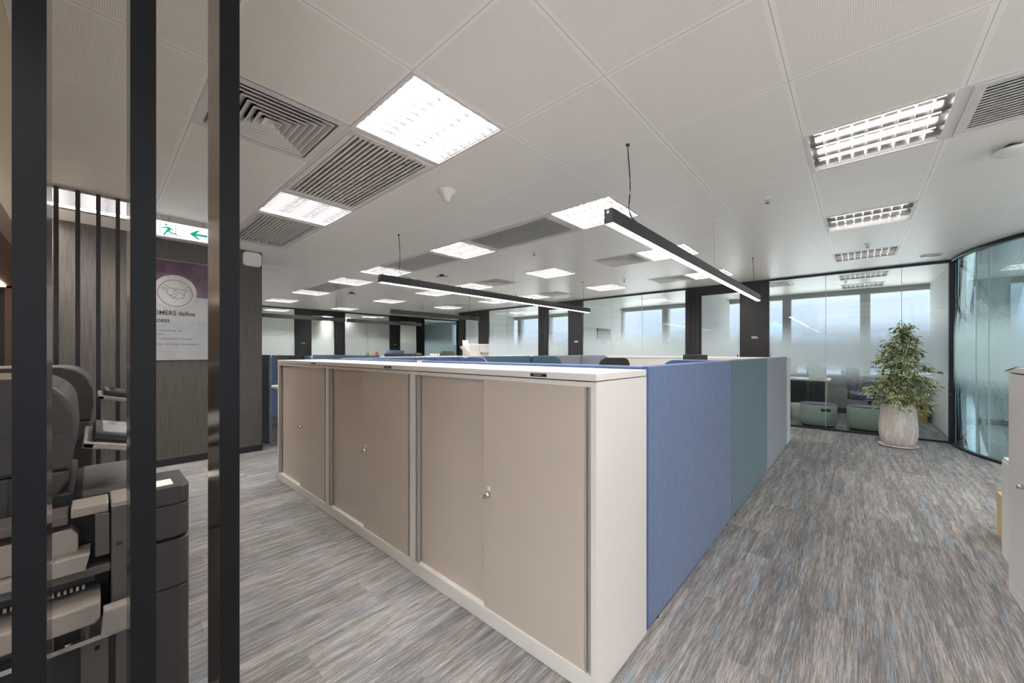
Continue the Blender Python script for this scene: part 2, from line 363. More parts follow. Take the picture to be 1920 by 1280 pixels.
# fixtures set into the ceiling grid: (column, row)
LIGHTS = {'nearest': [(-2, -2), (-5, -2)],
          'second': [(1, 1), (-2, 1), (-5, 1), (-8, 1), (-10, 1), (-13, 1), (-16, 1)],
          'third': [(1, 4), (-2, 4), (-5, 4), (-8, 4), (-10, 4), (-13, 4), (-17, 4)],
          'farthest': [(1, 7), (-2, 7), (-5, 7), (-8, 7), (-10, 7), (-13, 7)]}
EXTRA = [(-7, -4)]
ADDED_LIGHTS = [(1, -2), (4, -2), (7, -2), (4, 1), (7, 1), (4, 4), (7, 4), (1, -5), (4, -5), (-2, -5), (-5, -5), (-2, -8), (1, -8), (-5, -8), (-8, -5), (-8, -8), (7, 7)]  # unseen fixtures added to raise the brightness of the room
ROOML = [(1, 10, 'upper light of the corner office ceiling, seen through clear glass above the plant'), (1, 12, 'farther light of the corner office ceiling, close to the windows'),
         (-5, 11, 'light inside the middle office, right of its white partition'),
         (-12, 11, 'light inside the office behind the white printer'),
         (-20, 4, 'light inside the left end office, nearest the grey wall'), (-20, 2, 'light inside the left end office behind the dark hanging beam'),
         (-20, 7, 'light inside the second left office, nearer its glass'), (-22, 6, 'light inside the second left office, towards its back wall'),
         (-20, 10, 'light added to brighten the blue-tinted office at the far corner'),  # lamp added to brighten this dark office
         (4, 9, 'light inside the round glass office, nearest the curve'), (4, 11, 'light inside the round glass office near the windows')]
VENTS = [(-4, -2), (-7, -2), (2, 1), (-4, 1), (-7, 1), (-12, 1), (-2, 10)]     # two cells wide, running to +x
DIFF = [(-3, -3), (-3, 4), (-7, 4), (-3, 7), (-7, 7), (-12, 7), (-2, 12)]
holes = set()
for row in LIGHTS.values(): holes |= set(row)
holes |= set(EXTRA) | set(ADDED_LIGHTS) | {(a, b) for a, b, _ in ROOML} | set(DIFF)
for a, b in VENTS: holes |= {(a, b), (a+1, b)}
bm = B()
i0, i1 = -23, 9; j0, j1 = -9, 13
for i in range(i0, i1+1):
    for j in range(j0, j1+1):
        if (i, j) in holes: continue
        x0, x1, y0, y1 = cellx(i), cellx(i+1), celly(j), celly(j+1)
        bm.quad([(x0, y0, ZC), (x0, y1, ZC), (x1, y1, ZC), (x1, y0, ZC)])
struct(bm.done('ceiling', M['ceil']))
struct(B().box(-15.3, 5.3, -3.0, 10.7, ZC+.35, ZC+.45).done('light_block_slab', M['sillwhite']))  # unseen slab added to block sky light above the tiles
bm = B(); bm.box(-15.2, 5.2, -3.02, -2.9, 0, .5); bm.box(-15.2, 5.2, -3.02, -2.9, 2.45, 2.95)  # rear wall is unseen; its window bays are added to let daylight in
for x in [-15.1+1.45*k for k in range(15)]: bm.box(x-.06, x+.06, -3.02, -2.9, .5, 2.45)
struct(bm.done('wall_rear', M['sillwhite']))
bm = B(); bm.box(5.2, 5.32, -3.02, 10.6, 0, .5); bm.box(5.2, 5.32, -3.02, 10.6, 2.45, 2.95)  # unseen side wall, window bays added for more daylight
for y in [-2.9+1.34*k for k in range(11)]: bm.box(5.2, 5.32, y-.06, y+.06, .5, 2.45)
struct(bm.done('wall_right', M['sillwhite']))
struct(B().box(-15.3, -15.2, -3.02, 10.6, 0, 2.9).done('wall_left', M['wallwhite']))
# veneered core wall that carries the poster
core = struct(B().box(-6.4, -5.6, -2.9, 1.43, .075, ZC).done('wall_core', M['wood']))
struct(B().box(-6.39, -5.592, -2.9, 1.437, 0, .075).done('baseboard_core', M['black']))

# exterior window wall (y = 10.3)
YE = 10.3
bm = B(); bm.box(-15.2, 5.2, YE, YE+.2, 0, .80); bm.box(-15.2, 5.2, YE, YE+.2, 2.40, 2.95)
MULL = [-12.9, -11.6, -10.3, -9.0, -7.7, -6.4, -5.11, -3.81, -2.45, -1.15, .12, 1.43, 2.72, 4.02]
for x in MULL: bm.box(x-.075, x+.075, YE-.02, YE+.18, .80, 2.40)
bm.box(1.56, 1.90, YE-.01, YE+.2, .8, 2.4)
bm.box(-15.2, -13.0, YE, YE+.2, .8, 2.4)
struct(bm.done('wall_far', M['winframe']))
for k, (a, b) in enumerate(zip(MULL[:-1], MULL[1:])):
    struct(B().box(a+.075, b-.075, YE+.09, YE+.10, .80, 2.40).done('window_%d' % (k+1), M['glassclear']))
bm = B(); 
for x in MULL: bm.box(x-.012, x+.012, YE-.035, YE-.02, .80, 2.40)
struct(bm.done('trim_mullion_joint', M['rail']))
struct(B().box(-15.2, 5.2, YE-.22, YE+.02, .775, .80).done('trim_sill', M['white']))
struct(B().box(-15.2, 5.2, YE-.012, YE, 0, .10).done('baseboard_far', M['black']))
# partitions between offices
def partition(n, x0, x1, y0, y1): struct(B().box(x0, x1, y0, y1, 0, ZC).done('wall_office_%s' % n, M['wallwhite']))
partition('corner', .99, 1.07, YW+.06, YE)
struct(B().box(.985, 1.075, 7.79, 7.92, 0, ZC-.04).done('trim_partition_end', M['blackpanel']))
partition('middle', -2.36, -2.27, YW+.06, YE)
partition('printer', -5.18, -5.05, YW+.06, YE)
partition('narrow', -9.36, -9.26, YW+.06, YE)
partition('west_first', -15.2, XW-.05, 5.10, 5.20)
partition('west_second', -15.2, XW-.05, 8.05, 8.15)
partition('west_third', -15.2, XW-.05, 1.9, 2.0)
struct(B().box(-14.1, -14.0, 2.0, 8.05, 0, ZC).done('wall_office_back', M['wallwhite']))
struct(B().box(XW, -9.4, YE-.14, YE-.03, 0, ZC).done('wall_corridor', M['wallwhite']))
struct(B().box(1.06, 1.6, 10.16, 10.28, 0, .1).done('baseboard_round_office', M['black']))

# glazed front along y = YW
DZ = .035
tn = [0]
def trim(x0, x1, y0, y1, z0, z1, m='black'):
    tn[0] += 1; return struct(B().box(x0, x1, y0, y1, z0, z1, bev=.002).done('trim_%d' % tn[0], M[m]))
trim(-9.45, .99, YW, YW+.06, ZC-DZ, ZC)
def pane(n, x0, x1, joints=(), lo=.03, hi=ZC-DZ):
    o = struct(B().box(x0, x1, YW+.024, YW+.034, lo, hi).done('window_office_%d' % n, M['glass']))
    for j in joints:
        B().box(j-.003, j+.003, YW+.022, YW+.036, lo, hi).done('joint', M['glassjoint'], o)
    B().box(x0, x1, YW+.005, YW+.055, 0, .03).done('bottom_rail', M['black'], o)
    return o
M['glassjoint'] = mat('silicone_joint', (.55, .66, .68), .3, noise=.02, nscale=10)
pane(1, -1.126, .93, (-.37, .48))
pane(2, -4.86, -2.51, (-4.12, -3.40))
pane(3, -8.10, -6.21, (-7.35,))
trim(.93, .99, YW-.005, YW+.065, 0, ZC-DZ)
def black_panel(n, x0, x1, grooves=()):
    o = struct(B().box(x0, x1, YW, YW+.06, 0, ZC-DZ).done('wall_black_panel_%s' % n, M['blackpanel']))
    for g in grooves: B().box(g-.012, g+.012, YW-.012, YW+.001, 0, ZC-DZ, bev=.002).done('groove_cover', M['black'], o)
    return o
black_panel('a', -1.536, -1.126); black_panel('b', -2.51, -2.254, (-2.42, -2.34))
black_panel('c', -5.241, -4.862); black_panel('d', -6.209, -5.93, (-6.12, -6.03))
black_panel('e', -8.50, -8.10); black_panel('f', -9.45, -9.19)
def door_y(n, x0, x1):
    r = struct(B().box(x0, x1, YW+.026, YW+.034, .05, 2.33).done('door_%d' % n, M['glass']))
    f = B(); f.box(x0, x0+.035, YW+.01, YW+.05, 0, 2.37); f.box(x1-.035, x1, YW+.01, YW+.05, 0, 2.37); f.box(x0, x1, YW+.01, YW+.05, 2.33, 2.37); f.box(x0, x1, YW+.01, YW+.05, 0, .07)
    f.done('door_frame', M['black'], r)
    B().box(x0, x1, YW, YW+.06, 2.37, ZC-DZ).done('header', M['blackpanel'], r)
    B().tube([(x1-.06, YW-.04, .9), (x1-.06, YW-.04, 1.2)], .009).done('door_handle', M['black'], r)
door_y(1, -2.254, -1.536); door_y(2, -5.93, -5.241); door_y(3, -9.19, -8.50)

# glazed front along x = XW
trim(XW-.06, XW, 1.43, 9.9, ZC-DZ, ZC)
def panex(n, y0, y1, joints=(), m='glass'):
    o = struct(B().box(XW-.034, XW-.024, y0, y1, .03, ZC-DZ).done('window_office_%d' % n, M[m]))
    for j in joints: B().box(XW-.036, XW-.022, j-.003, j+.003, .03, ZC-DZ).done('joint', M['glassjoint'], o)
    B().box(XW-.055, XW-.005, y0, y1, 0, .03).done('bottom_rail', M['black'], o)
panex(4, 1.43, 3.85, (2.6,)); panex(5, 5.29, 6.83, (6.05,)); panex(6, 8.25, 9.80, (), 'glassblue')
def bpx(n, y0, y1, grooves=()):
    o = struct(B().box(XW-.06, XW, y0, y1, 0, ZC-DZ).done('wall_black_panel_%s' % n, M['blackpanel']))
    for g in grooves: B().box(XW-.001, XW+.012, g-.012, g+.012, 0, ZC-DZ, bev=.002).done('groove_cover', M['black'], o)
bpx('g', 3.85, 4.267); bpx('h', 5.0, 5.29, (5.1, 5.2)); bpx('i', 6.834, 7.205); bpx('j', 7.949, 8.25, (8.04, 8.14)); bpx('k', 9.8, 10.16)
def door_x(n, y0, y1):
    r = struct(B().box(XW-.034, XW-.026, y0, y1, .05, 2.33).done('door_%d' % n, M['glass']))
    f = B(); f.box(XW-.05, XW-.01, y0, y0+.035, 0, 2.37); f.box(XW-.05, XW-.01, y1-.035, y1, 0, 2.37); f.box(XW-.05, XW-.01, y0, y1, 2.33, 2.37); f.box(XW-.05, XW-.01, y0, y1, 0, .07)
    f.done('door_frame', M['black'], r); B().box(XW-.06, XW, y0, y1, 2.37, ZC-DZ).done('header', M['blackpanel'], r)
    B().tube([(XW+.04, y1-.06, .9), (XW+.04, y1-.06, 1.2)], .009).done('door_handle', M['black'], r)
door_x(4, 4.267, 5.0); door_x(5, 7.205, 7.949)

# curved glazed wall
R0, CX0, CY0 = 2.30, 3.27, 7.80
def arc(r, a): return (CX0-r*math.cos(a), CY0-r*math.sin(a))
AN = [PI/2*k/36 for k in range(37)]
def arcwall(name, r0, r1, z0, z1, m, a0=0, a1=36, parent=None):
    bm = B().bm; ring = []
    for a in AN[a0:a1+1]:
        p, q = arc(r0, a), arc(r1, a)
        ring.append([bm.verts.new((*p, z0)), bm.verts.new((*q, z0)), bm.verts.new((*q, z1)), bm.verts.new((*p, z1))])
    for A, Bq in zip(ring[:-1], ring[1:]):
        for k in range(4):
            f = bm.faces.new((A[k], A[(k+1) % 4], Bq[(k+1) % 4], Bq[k])); f.smooth = k in (1, 3)
    bm.faces.new(ring[0]); bm.faces.new(ring[-1][::-1])
    bmesh.ops.recalc_face_normals(bm, faces=bm.faces)
    me = bpy.data.meshes.new(name); bm.to_mesh(me); bm.free()
    return link(name, me, m, parent)
cg = struct(arcwall('window_curved', R0-.005, R0+.005, .03, ZC-.04, M['glassblue']))
for a in (16.5, 21.5, 45, 66):
    p = arc(R0, math.radians(a)); t = Vector((math.sin(math.radians(a)), -math.cos(math.radians(a)))) * .003
    b = B(); b.box(p[0]-.006, p[0]+.006, p[1]-.003, p[1]+.003, .03, ZC-.04); b.done('joint', M['glassjoint'], cg)
struct(arcwall('trim_curved_top', R0-.03, R0+.03, ZC-.045, ZC, M['black'])); struct(arcwall('trim_curved_bottom', R0-.025, R0+.025, 0, .035, M['black']))
struct(B().box(CX0, 5.2, CY0-R0-.02, CY0-R0+.02, 0, ZC).done('wall_beyond_curve', M['wallwhite']))

# distant hazy hills outside
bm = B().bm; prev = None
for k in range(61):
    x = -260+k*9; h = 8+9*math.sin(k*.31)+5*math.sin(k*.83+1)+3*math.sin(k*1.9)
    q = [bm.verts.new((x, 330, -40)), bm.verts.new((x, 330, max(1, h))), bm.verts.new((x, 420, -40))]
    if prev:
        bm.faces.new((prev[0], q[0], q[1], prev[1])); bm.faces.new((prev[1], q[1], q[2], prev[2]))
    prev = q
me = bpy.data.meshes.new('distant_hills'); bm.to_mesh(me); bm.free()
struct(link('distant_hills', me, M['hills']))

# ------------------------------------------------------------ ceiling lights, vents, diffusers
def make_light(name, tube_mat, refl='mirror', blade='blade', top=.05):
    r = empty(name, (0, 0, ZC))
    hx, hy = TX/2, TY/2; ix, iy = hx-.022, hy-.022
    f = B(); D = .085
    for a in ((-hx, hx, -hy, -iy), (-hx, hx, iy, hy), (-hx, -ix, -iy, iy), (ix, hx, -iy, iy)): f.box(*a, -.004, .004)
    f.done('frame', M['ceilwhite'], r)
    h = B(); 
    h.quad([(-ix, -iy, 0), (-ix, iy, 0), (-ix, iy, D), (-ix, -iy, D)]); h.quad([(ix, -iy, 0), (ix, -iy, D), (ix, iy, D), (ix, iy, 0)])
    h.quad([(-ix, -iy, 0), (-ix, -iy, D), (ix, -iy, D), (ix, -iy, 0)]); h.quad([(-ix, iy, 0), (ix, iy, 0), (ix, iy, D), (-ix, iy, D)])
    h.quad([(-ix, -iy, D), (-ix, iy, D), (ix, iy, D), (ix, -iy, D)])
    h.done('housing', M[refl], r)
    W = 2*iy/3
    for k in (-1, 0, 1):
        t = B(); t.prism([(k*W+.052*math.cos(a), .062-.018*math.sin(a)) for a in (0, PI/3, 2*PI/3, PI)], 'x', -ix+.02, ix-.02)
        t.done('tube', tube_mat, r)
    lv = B()
    for y in (-W/2, W/2): lv.prism([(y-.001, .003), (y+.001, .003), (y+.010, top), (y-.010, top)], 'x', -ix, ix)
    for y, sgn in ((-iy, 1), (iy, -1)): lv.prism([(y, .003), (y+sgn*.004, .003), (y+sgn*.016, .055), (y, .055)], 'x', -ix, ix)
    lv.done('reflector', M[refl], r)
    cb = B()
    for i in range(1, 9):
        x = -ix+2*ix*i/9
        cb.prism([(x-.0008, .004), (x+.0008, .004), (x+.006, .032), (x-.006, .032)], 'y', -iy, iy)
    cb.done('louvre', M[blade], r)
    return reg(r)
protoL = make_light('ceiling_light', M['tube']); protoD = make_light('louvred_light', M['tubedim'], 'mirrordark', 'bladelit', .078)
def ctr(i, j, w=1): return (GX+TX*(i+w/2), celly(j+.5), ZC)
used = set()
def put(proto, loc, label, group, cat):
    if proto.name in used: return dup(proto, loc, label, group)
    used.add(proto.name); proto.location = loc; tag(proto, label, cat, group); return proto
NEAR = {('nearest', 0): 'large bright louvred ceiling light at top centre, right of the big slatted vent',
        ('nearest', 1): 'bright ceiling light between two slatted vents, left of the cone sensor',
        ('second', 0): 'dim silvery louvred ceiling light at upper right, beside the slatted vent',
        ('second', 1): 'bright louvred ceiling light right behind the end of the hanging LED beam',
        ('second', 2): 'bright ceiling light touching the left end of the vent at picture centre',
        ('third', 0): 'dim silvery ceiling light, middle one of the right-hand column',
        ('farthest', 0): 'dim silvery ceiling light, last of the right-hand column before the glass wall',
        ('third', 1): 'lit louvred ceiling light beside a square diffuser, half hidden by the hanging beam',
        ('farthest', 1): 'small lit ceiling light near the glass wall, crossed by the hanging beam'}
for rn, cells in LIGHTS.items():
    for k, (i, j) in enumerate(cells):
        lab = NEAR.get((rn, k), 'bright square ceiling light, %s from the right in the %s row from the camera' % (ORD[k], rn))
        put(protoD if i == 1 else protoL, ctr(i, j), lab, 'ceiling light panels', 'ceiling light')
o = put(protoL, (-4.80, -.02, ZC), 'bright ceiling light behind the row of thin black fins at left', 'ceiling light panels', 'ceiling light')
for i, j, lab in ROOML: put(protoD if i == 1 else protoL, ctr(i, j), 'ceiling '+lab, 'office ceiling lights', 'ceiling light')
for k, (i, j) in enumerate(ADDED_LIGHTS): put(protoL, ctr(i, j), 'added ceiling light out of view, number %s' % k if k < 0 else 'unseen ceiling light added to brighten the office', 'added ceiling lights out of view', 'ceiling light')

def make_vent(name='return_air_vent', cav='ventgrey', dp=.045):
    r = empty(name, (0, 0, ZC)); hx, hy = TX, TY/2
    ix, iy = hx-.075, hy-.055
    f = B()
    for a in ((-hx, hx, -hy, -iy), (-hx, hx, iy, hy), (-hx, -ix, -iy, iy), (ix, hx, -iy, iy)): f.box(*a, -.003, .006)
    for a in ((-hx+.03, hx-.03, -hy+.018, -hy+.022), (-hx+.03, hx-.03, hy-.022, hy-.018), (-hx+.03, -hx+.034, -hy+.02, hy-.02), (hx-.034, hx-.03, -hy+.02, hy-.02)): f.box(*a, -.007, -.003)
    f.done('frame', M['vent'], r)
    b = B(); b.box(-ix, ix, -iy, iy, dp, dp+.005); b.box(-ix-.004, -ix, -iy, iy, .003, dp+.005); b.box(ix, ix+.004, -iy, iy, .003, dp+.005); b.box(-ix, ix, -iy-.004, -iy, .003, dp+.005); b.box(-ix, ix, iy, iy+.004, .003, dp+.005)
    b.done('cavity', M[cav], r)
    g = B(); n = 16
    for k in range(n):
        y = -iy+2*iy*(k+.5)/n
        g.prism([(y-.008, -.001), (y+.007, -.001), (y+.012, .012), (y+.009, .012)], 'x', -ix, ix)
    g.done('louvre', M['vent'], r)
    return reg(r)
pv = make_vent(); pvd = make_vent('supply_air_vent', 'ventdark', .10)
VL = ['large slatted air vent at upper left, beside the brightest ceiling light', 'slatted air vent just above the white wall box on the veneer wall',
      'slatted air vent at the upper right edge of the picture, beside the dim light', 'slatted air vent at picture centre, left of the louvred light by the beam',
      'slatted air vent above the left end of the lit hanging beam', 'small distant slatted air vent between two bright lights at left', 'slatted air vent inside the corner office, seen through its glass']
for (i, j), lab in zip(VENTS, VL): put(pvd if j == 1 and i > -5 else pv, ctr(i, j, 2), lab, 'slatted ceiling vents', 'air vent')
def make_diff():
    r = empty('ceiling_diffuser', (0, 0, ZC)); hx, hy = TX/2, TY/2
    def ring(b, ax, ay, z0, bx, by, z1):
        c = [(-ax, -ay), (ax, -ay), (ax, ay), (-ax, ay)]; d = [(-bx, -by), (bx, -by), (bx, by), (-bx, by)]
        for k in range(4):
            p, q, s_, u = c[k], c[(k+1) % 4], d[(k+1) % 4], d[k]; b.quad([(*p, z0), (*q, z0), (*s_, z1), (*u, z1)])
    b = B(); ring(b, hx, hy, -.002, hx-.045, hy-.045, -.002); ring(b, hx-.045, hy-.045, -.002, hx-.05, hy-.05, .10); b.done('frame', M['vent'], r)
    B().box(-hx+.04, hx-.04, -hy+.04, hy-.04, .11, .115).done('cavity', M['ventdark'], r)
    for k in range(7):
        a = hx-.060-.034*k; c = max(.004, a-.040); l = a-.007; q = hy/hx
        b = B(); ring(b, a, a*q, -.004, l, l*q, -.004); ring(b, l, l*q, -.004, c, c*q, .034); ring(b, a, a*q, -.004, a, a*q, -.001); ring(b, a, a*q, -.001, c+.002, (c+.002)*q, .037)
        b.done('vane', M['vent'], r)
    return reg(r)
pd = make_diff()
DL = ['large square four-way diffuser at upper left behind the nearest black fin', 'square diffuser under the middle of the lit beam at picture centre', 'distant square diffuser right of the second row of lights, above the lit beam',
      'square diffuser near the glass wall, left of the right-hand beam end', 'small square diffuser beside the light next to the glass wall', 'tiny far square diffuser above the printer office',
      'diffuser inside the corner office close to its window header']
for (i, j), lab in zip(DIFF, DL): put(pd, ctr(i, j), lab, 'square ceiling diffusers', 'air diffuser')

# ------------------------------------------------------------ things on the ceiling
r = empty('sprinkler', (0, 0, ZC))
B().lathe([(.030, 0), (.030, -.003), (.018, -.006), (.009, -.008), (.009, -.020)], n=16).done('escutcheon', M['white'], r)
b = B(); b.tube([(.010, 0, -.018), (.014, 0, -.032), (.004, 0, -.046)], .0022, 6); b.tube([(-.010, 0, -.018), (-.014, 0, -.032), (-.004, 0, -.046)], .0022, 6); b.tube([(0, 0, -.018), (0, 0, -.046)], .0025, 6)
b.done('yoke', M['strand'], r); B().lathe([(.016, -.046), (.016, -.049)], n=12).done('deflector', M['strand'], r)
reg(r)
SPR = [((-.54, 3.68), 'sprinkler head on a plain tile left of the dim right-hand lights'), ((.09, 6.04), 'sprinkler head just in front of the last dim right-hand light'),
       ((-3.0, 3.71), 'sprinkler head right of the centre slatted vent'), ((-5.47, 3.67), 'sprinkler head right above the left part of the lit beam'),
       ((-2.97, 6.14), 'sprinkler head near the glass wall, right of picture centre'), ((-5.42, 6.09), 'sprinkler head above the right end of the long lit beam'),
       ((-10.08, 3.74), 'tiny sprinkler head above the far left black door post'), ((-8.01, 6.20), 'tiny sprinkler head over the office with blue light'), ((-.15, 9.0), 'sprinkler head inside the corner office')]
for (x, y), lab in SPR: put(r, (x, y, ZC), lab, 'ceiling sprinklers', 'sprinkler')
r = empty('motion_sensor', (-2.36, 1.84, ZC), 0, 'white cone-shaped sensor on the ceiling below the brightest light', 'sensor')
B().lathe([(.070, 0), (.072, -.007), (.064, -.014), (.046, -.026), (.034, -.046), (.028, -.070), (.022, -.084), (.012, -.090)], n=32).done('housing', M['white'], r)
def detector(x, y, s, rz, lab):
    r = empty('ceiling_detector', (x, y, ZC), rz, lab, 'detector')
    B().box(-.028*s, .028*s, -.022*s, .022*s, -.03*s, 0, bev=.002).done('bracket', M['wire'], r)
    B().tube([(.02*s, .0, -.012*s), (.055*s, .01, -.02*s), (.07*s, -.01, -.035*s)], .003*s, 6).done('cable', M['wire'], r)
    B().lathe([(.085*s, -.032*s), (.09*s, -.042*s), (.075*s, -.054*s), (.04*s, -.060*s), (.01*s, -.061*s)], n=28).done('disc', M['white'], r)
detector(.70, 3.74, .95, .5, 'round white detector hanging under a dark bracket at the right edge')
for x, y, lab in ((-5.0, 3.8, 'dark cross-shaped ceiling sensor above the lit beam, left of centre'), (-7.89, 3.64, 'dark cross-shaped ceiling sensor above the unlit hanging beam at far left')):
    r = empty('ceiling_sensor', (x, y, ZC), .4, lab, 'sensor')
    B().lathe([(.035, 0), (.035, -.02), (.02, -.035)], n=16).done('body', M['wire'], r)
    b = B(); b.box(-.11, .11, -.008, .008, -.032, -.026); b.box(-.008, .008, -.11, .11, -.032, -.026); b.done('arms', M['wire'], r)
    B().lathe([(.05, -.036), (.045, -.048)], n=16).done('cover', M['white'], r)
r = empty('ceiling_speaker', (-6.6, 1.8, ZC), 0, 'round flat speaker grille in the ceiling right of the veneer wall', 'speaker')
B().lathe([(.12, 0), (.118, -.006), (.10, -.008)], n=32).done('rim', M['white'], r); B().lathe([(.098, -.004), (.02, -.005)], n=32).done('grille', M['vent'], r)
r = empty('emergency_light', (.71, 7.29, ZC), 0, 'small flat emergency light on the ceiling above the tall plant', 'emergency light')
B().box(-.10, .10, -.03, .03, -.014, 0, bev=.004).done('base', M['white'], r); B().box(-.085, .085, -.02, .02, -.024, -.014, bev=.003).done('lens', M['screen'], r)

# ------------------------------------------------------------ linear pendant beams
def beam(x, y0, y1, lit, lab, wires, group):
    r = empty('pendant_beam', (x, y0, 0), 0, lab, 'pendant light', group)
    L = y1-y0; z0, z1 = 1.962, 2.045; w = .026
    B().box(-w, w, 0, L, z0+.004, z1, bev=.0015).done('body', M['beam'], r)
    B().box(-w+.005, w-.005, .004, L-.004, z0, z0+.006).done('diffuser', M['tubeled'] if lit else M['ledoff'], r)
    B().box(-w, w, -.003, .0, z0, z1).done('end_cap', M['beam'], r); B().box(-w, w, L, L+.003, z0, z1).done('end_cap', M['beam'], r)
    B().lathe([(.009, 0), (.009, .004)], n=12).rot(PI/2, 'X').done('end_screw', M['steel'], r).location = (0, -.003, z1-.02)
    for k, (dy, thick, curl) in enumerate(wires):
        pts = [(0, dy, z1)]; n = 10
        if curl: pts = [(0, dy+.16, z1+.001), (0, dy+.10, z1+.018), (0, dy+.03, z1+.03), (.002, dy-.005, z1+.07)]
        for q in range(1, n+1):
            f = q/n; zz = z1+.07+(ZC-z1-.07)*f if curl else z1+(ZC-z1)*f
            pts.append((math.sin(f*5)*.006*(1 if thick > .002 else 0), dy+math.sin(f*PI)*.010*(1 if curl else 0), zz))
        B().tube(pts, thick, 6).done('cable', M['wire'] if thick > .002 else M['strand'], r)
        if thick > .002: B().lathe([(.012, ZC-.001), (.012, ZC-.008), (.004, ZC-.012)], cx=pts[-1][0], cy=pts[-1][1], n=12).done('ceiling_cup', M['wire'], r)
    return r
beam(-1.02, 1.918, 6.244, True, 'lit graphite linear lamp hanging nearest, pointing at the black door panel', [(.25, .0035, True), (2.1, .0009, False), (3.98, .0028, False)], 'hanging linear lamps')
beam(-3.62, 1.965, 6.07, True, 'lit graphite linear lamp hanging across the picture centre', [(.22, .0035, True), (2.05, .0009, False), (3.9, .0028, False)], 'hanging linear lamps')
beam(-6.42, 3.70, 5.95, False, 'short unlit black linear lamp hanging left of the white printer', [(.75, .0012, False), (1.95, .0028, False)], 'hanging linear lamps')
beam(-9.0, 1.6, 4.0, False, 'unlit black linear lamp hanging beside the veneer wall edge, far left', [(2.2, .0028, False)], 'hanging linear lamps')
beam(-9.0, 4.05, 6.13, False, 'unlit black linear lamp hanging far away, behind the short unlit one', [(1.4, .0012, False)], 'hanging linear lamps')

# ------------------------------------------------------------ sliding-door cabinets (front faces -y)
CH = 1.171
def make_cabinet(name, W=1.172, D=.438, split=.495, lock=True):
    r = empty(name, (0, 0, 0)); t = .022
    b = B(); b.box(0, t, 0, D, 0, CH-.03); b.box(W-t, W, 0, D, 0, CH-.03); b.box(t, W-t, D-.012, D, 0, CH-.03); b.box(t, W-t, .035, D-.012, .075, .09); b.box(t, W-t, 0.02, D-.012, CH-.045, CH-.03)
    b.done('carcass', M['cabwhite'], r)
    B().box(0, W, -.002, D, CH-.027, CH, bev=.0015).done('top_panel', M['cabwhite'], r)
    B().box(.002, W-.002, .003, D-.003, CH-.031, CH-.027).done('dark_shadow_strip', M['ventdark'], r)  # near-black strip paints the shadow line under the top panel
    b = B(); b.box(.004, W-.004, .001, .03, 0, .062, bev=.002); b.box(t, W-t, .001, .05, .062, .070); b.done('plinth', M['cabwhite'], r)
    b = B(); b.box(t, W-t, .004, .045, CH-.050, CH-.031, bev=.001); b.done('top_rail', M['cabwhite'], r)
    s = W*split
    dA = B().box(t+.028, s+.02, .028, .044, .068, CH-.050, bev=.001).done('sliding_door', M['cabdoor'], r)
    dB = B().box(s, W-t-.030, .006, .022, .068, CH-.050, bev=.001).done('sliding_door', M['cabdoor'], r)
    for x in (t, W-t-.028):
        b = B(); b.box(x, x+.006, .004, .030, .066, CH-.050); b.box(x+.010, x+.016, .010, .030, .066, CH-.050); b.box(x, x+.028, .030, .034, .066, CH-.05); b.box(x+.020, x+.028, .002, .02, .066, CH-.05) if x < W/2 else b.box(x+.020, x+.028, .004, .03, .066, CH-.05)
        b.done('door_profile', M['rail'], r)
    b = B(); b.lathe([(.0125, 0), (.0125, .012), (.009, .014), (.009, .019)], n=20); b.rot(PI/2, 'X'); b.box(-.002, .002, -.032, -.019, -.009, .009)
    k = b.done('lock', M['steel'], dB); k.location = (s+.032, .006, .594)
    B().box(-.009, .009, 0, .001, -.009, .009).done('number_tag', M['paper'], dB).location = (s+.034, .0055, .624)
    B().box(.868, .951, -.0045, -.002, CH-.021, CH-.008, bev=.001).done('name_plate', M['plate'], r)
    b = B()
    for q in range(9): b.box(.888+.0045*q, .8912+.0045*q, -.0050, -.0045, CH-.0165, CH-.0125+.001*(q in (0, 3, 7)))
    b.done('plate_lettering', M['rail'], r)
    return reg(r)
pc = make_cabinet('sliding_door_cabinet')
FX = [-.69-1.175*(k+1) for k in range(3)]
put(pc, (FX[0]+.0015, 1.21, 0), 'greige sliding-door steel cabinet nearest the camera, its white end side showing', 'sliding-door cabinets in the front row', 'cabinet')
put(pc, (FX[1]+.0015, 1.21, 0), 'greige sliding-door steel cabinet in the middle of the front row of three', 'sliding-door cabinets in the front row', 'cabinet')
put(pc, (FX[2]+.0015, 1.21, 0), 'greige sliding-door steel cabinet at the left end of the front row', 'sliding-door cabinets in the front row', 'cabinet')
# cabinets behind the felt pods, seen by their tops
dup(pc, (-.70, 6.66, 0), 'white steel cabinet behind the grey felt panel, right end of the back row', 'far low cabinets', PI)
dup(pc, (-.70-1.175, 6.66, 0), 'white steel cabinet in the back row, left of the end one, before the black door', 'far low cabinets', PI)
dup(pc, (-3.05, 6.66, 0), 'white steel cabinet standing before the middle office glass, right of the black chair', 'far low cabinets', PI)
for k in range(3): dup(pc, (-5.5, 3.22+1.175*k, 0), ['white steel cabinet with papers on top, left end of the printer row', 'white steel cabinet in the middle of the printer row, bare towards the chair', 'white steel cabinet carrying the white printer'][k], 'cabinets in the printer row', PI/2)
